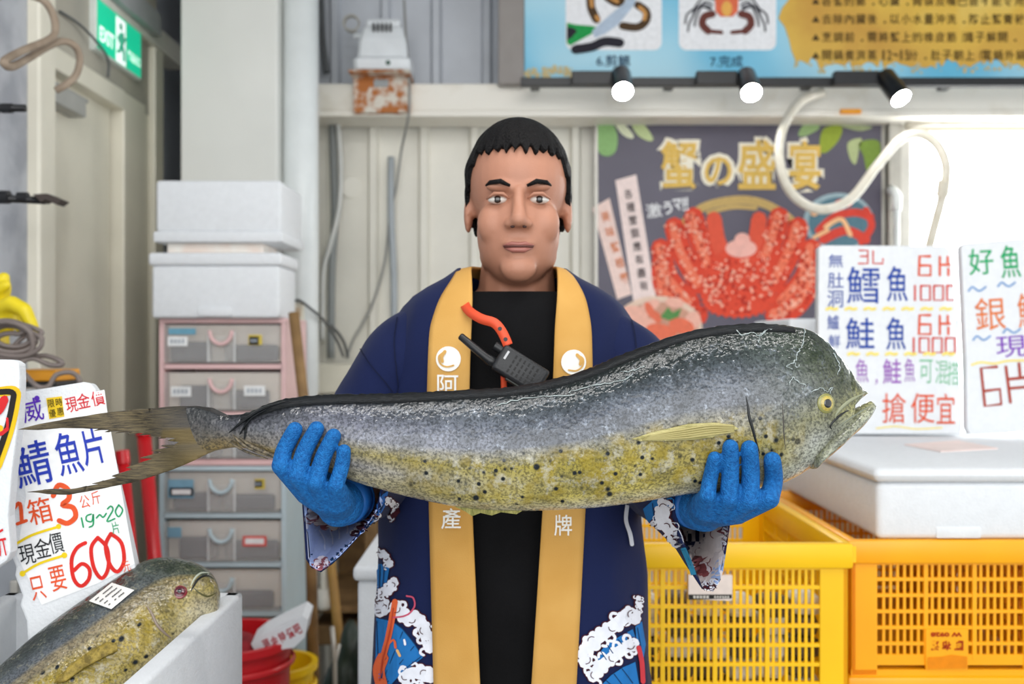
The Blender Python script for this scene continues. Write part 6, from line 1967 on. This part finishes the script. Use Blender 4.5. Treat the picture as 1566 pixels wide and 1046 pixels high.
p.foam([(1098, 812), (1092, 832), (1076, 850)], 14, 33, 'ded4d0', '7a4144', 0.0); p.foam([(1068, 858), (1078, 874)], 11, 34, 'd8d2d8', '7a4144', 0.0)
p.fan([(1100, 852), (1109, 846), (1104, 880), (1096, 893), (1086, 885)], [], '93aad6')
p.foam([(1076, 896), (1088, 902), (1098, 892)], 7, 35, hook=0.15); p.foam([(1114, 800), (1111, 830)], 5, 36, hook=0.15); p.line('hem_line', [(1046, 838), (1058, 866), (1066, 892)], 4, '2c7a9c')
p.fan([(1044, 818), (1076, 802), (1090, 806), (1076, 830), (1050, 842)], [], '1d2347')
p.done()
# crests and characters on the gold band
gf = on_surf(bvh_of(bnd), 0.0009)
k = Flat(gf); k.disc(686, 549, 19, 19, n=28); k.g().disc(877, 554, 19, 19, n=28); k.build('crest', ink('f3f1ea'), bnd)
k = Flat(gf, 0.0007)
k.stroke([(681, 538), (672, 545), (674, 556), (683, 561), (694, 559)], 2.6); k.stroke([(681, 538), (676, 546), (677, 553)], 5)
k.g().stroke([(882, 543), (891, 549), (890, 560), (881, 567), (869, 566)], 2.6); k.stroke([(882, 543), (888, 550), (887, 557)], 5)
k.build('crest_mark', ink('d2a35a'), bnd)
k = Flat(gf); [k.glyph(ch, cx, cy, w, h, 0, 0.007) for ch, cx, cy, w, h in (('阿', 685, 589, 32, 32), ('水', 690, 755, 28, 28), ('產', 690, 793, 30, 32), ('牌', 861, 803, 27, 32), ('布', 685, 630, 28, 28), ('潘', 686, 668, 28, 28))]
k.build('lettering', ink('f3f1ea'), bnd)

# --- blue work gloves closing round the fish from below
def glove_mat():
    m = bpy.data.materials.new('blue_knit_rubber'); m.use_nodes = True
    nt = m.node_tree; b = nt.nodes['Principled BSDF']; L = nt.links.new
    tc = nt.nodes.new('ShaderNodeTexCoord')
    v = nt.nodes.new('ShaderNodeTexVoronoi'); v.inputs['Scale'].default_value = 620
    n = nt.nodes.new('ShaderNodeTexNoise'); n.inputs['Scale'].default_value = 260; n.inputs['Detail'].default_value = 3
    L(tc.outputs['Object'], v.inputs['Vector']); L(tc.outputs['Object'], n.inputs['Vector'])
    r = nt.nodes.new('ShaderNodeValToRGB'); r.color_ramp.elements[0].position = .3; r.color_ramp.elements[1].position = .75
    r.color_ramp.elements[0].color = (*lin('0f5394'), 1); r.color_ramp.elements[1].color = (*lin('2079c2'), 1)
    L(n.outputs['Fac'], r.inputs['Fac']); L(r.outputs[0], b.inputs['Base Color'])
    ad = nt.nodes.new('ShaderNodeMath'); ad.operation = 'ADD'; L(v.outputs['Distance'], ad.inputs[0]); L(n.outputs['Fac'], ad.inputs[1])
    bp = nt.nodes.new('ShaderNodeBump'); bp.inputs['Strength'].default_value = 0.7; bp.inputs['Distance'].default_value = 0.0015
    L(ad.outputs[0], bp.inputs['Height']); L(bp.outputs[0], b.inputs['Normal'])
    b.inputs['Roughness'].default_value = 0.7; b.inputs['Specular IOR Level'].default_value = 0.25
    return m
m_glove = glove_mat()
m_cuff = mat('blue_smooth_rubber', '1d5fa6', 0.35, var=0.08, scale=40)
def dep(px, py, r, default):
    h = sf(px, py)
    return h.y - r * 0.80 if h is not None else default
def hand(label_fingers, wrist, wpx, thumb, d_k, cuff_dir):
    k = MB()
    for (tip, mid, kn, r) in label_fingers:
        pts = [P(tip[0], tip[1], dep(tip[0], tip[1], r, d_k)), P(mid[0], mid[1], dep(mid[0], mid[1], r, d_k) - 0.004), P(kn[0], kn[1], d_k)]
        q = [Vector(v) for v in cr_spline([tuple(v) for v in pts], 4)]
        n = len(q)
        rs = [r * (0.90 + 0.16 * i / (n - 1)) for i in range(n)]
        k.capsule(q, rs, 14)
        # back of hand: knuckle to wrist
        mp = (pts[2] * 0.5 + wrist * 0.5) + Vector((0, -0.004, -0.004))
        k.capsule([pts[2], mp, wrist], (r * 1.10, 0.0185, 0.023), 14)
    k.capsule([P(*q) for q in thumb[0]], thumb[1], 14)
    k.capsule([wrist, wrist + cuff_dir * 0.030], (0.0265, 0.0275), 18)
    o = k.build('glove', m_glove, person); remesh(o, 0.0014, 2, 0.5)
    e0 = wrist + cuff_dir * 0.014; e1 = wrist + cuff_dir * 0.040
    MB().tube([e0, e0 * .5 + e1 * .5, e1, e1 + cuff_dir * .002], [0.0288, 0.0300, 0.0310, 0.0290], 28).build('cuff', m_cuff, o, smooth=True)
    MB().lathe([(0.0306, -0.002), (0.0322, 0), (0.0306, 0.002)], e1, 28, cuff_dir.to_track_quat('Z', 'Y').to_matrix()).build('cuff_hem', m_cuff, o, smooth=True)
    return o
cdL = (EL - WL).normalized(); cdR = (ER - WR).normalized()
hand([((451, 657), (435, 688), (430, 712), 0.0099), ((484, 656), (465, 692), (456, 728), 0.0099), ((510, 667), (494, 700), (484, 737), 0.0097), ((526, 690), (523, 712), (514, 742), 0.0088)],
     WL, None, ([(505, 770, 1.185), (500, 735, 1.20), (510, 700, 1.205)], (0.014, 0.012, 0.010)), 1.112, cdL)
hand([((1093, 701), (1086, 732), (1082, 757), 0.0088), ((1117, 684), (1117, 722), (1115, 762), 0.0100), ((1146, 686), (1148, 724), (1146, 766), 0.0105), ((1181, 704), (1183, 734), (1176, 762), 0.0108)],
     WR, None, ([(1080, 775, 1.19), (1100, 735, 1.215), (1120, 690, 1.22)], (0.014, 0.012, 0.010)), 1.105, cdR)

# ------------------------------------------------------------------ walkie-talkie hanging from an orange strap
RD = 1.312
t = thing('walkie_talkie', 'black walkie talkie with stubby antenna hanging on an orange neck strap', 'radio', P(795, 565, RD))
a = P(761, 545, RD); c = P(830, 588, RD)
ax = (c - a).normalized(); nn = Vector((0.1, -1, 0.15)); nn = (nn - ax * nn.dot(ax)).normalized(); sx = ax.cross(nn)
R = Matrix((sx, nn, ax)).transposed()
mid_ = (a + c) / 2
MB().box(mid_, (0.038, 0.022, (c - a).length), R, 0.005, 3).build('body', mat('radio_black', '1d1e21', 0.45, var=0.15, bump=0.1, bscale=400), t, auto=40)
k = MB()
for i in range(6):
    for j in range(4):
        k.box(mid_ - ax * 0.014 + ax * (i * 0.0066) + sx * (-0.0105 + j * 0.007) + nn * 0.0112, (0.0045, 0.0012, 0.0022), R)
k.build('speaker_slots', mat('slot_black', '050506', 0.6), t)
MB().box(mid_ + sx * 0.0195, (0.003, 0.012, 0.022), R, 0.001).build('push_button', mat('button_grey', '3a3d38', 0.5), t)
MB().box(mid_ + nn * 0.0112 - ax * 0.026 - sx * 0.006, (0.012, 0.001, 0.003), R).build('maker_mark', ink('c8c8ca'), t)
at0 = a + sx * -0.010; an_end = P(703, 513, RD - 0.004)
s_ = 1 if (at0 - P(757, 556, RD)).length < (a + sx * 0.010 - P(757, 556, RD)).length else -1
at0 = a + sx * (-0.010 * s_)
MB().tube([at0 + ax * 0.004, at0 - ax * 0.006, (at0 - ax * 0.010) * .9 + an_end * .1, an_end * .97 + at0 * .03, an_end], [0.0075, 0.0072, 0.0058, 0.0048, 0.003], 14).build('antenna', m_black, t, smooth=True)
kb = a + sx * (0.010 * s_)
MB().tube([kb + ax * 0.002, kb - ax * 0.011], 0.0062, 14).build('knob', m_black, t, auto=40)
# strap
m_or = mat('orange_strap', 'e2502a', 0.55, var=0.08)
spth = [P(706, 455, 1.385), P(716, 474, 1.345), P(735, 487, 1.326), P(756, 494, 1.318), P(768, 508, 1.315), P(777, 528, 1.310)]
q = [Vector(v) for v in cr_spline([tuple(v) for v in spth], 6)]
vs = []; fs = []
for i, v in enumerate(q):
    tg = (q[min(i + 1, len(q) - 1)] - q[max(i - 1, 0)]).normalized()
    wv = tg.cross(Vector((0, -1, 0))).normalized() * 0.0065
    vs += [v - wv, v + wv]
fs = [(2 * i, 2 * i + 1, 2 * i + 3, 2 * i + 2) for i in range(len(q) - 1)]
o = MB().add(vs, fs).build('strap', m_or, t, smooth=True); solidify(o, 0.0025)
for v in (q[22], q[27]):
    MB().tube([v + Vector((0, -0.0022, 0)), v + Vector((0, 0.001, 0))], 0.0028, 12).build('strap_hole', m_black, o)
MB().tube([P(770, 575, 1.326), P(771, 600, 1.33)], 0.004, 8).build('strap_end', m_or, o)
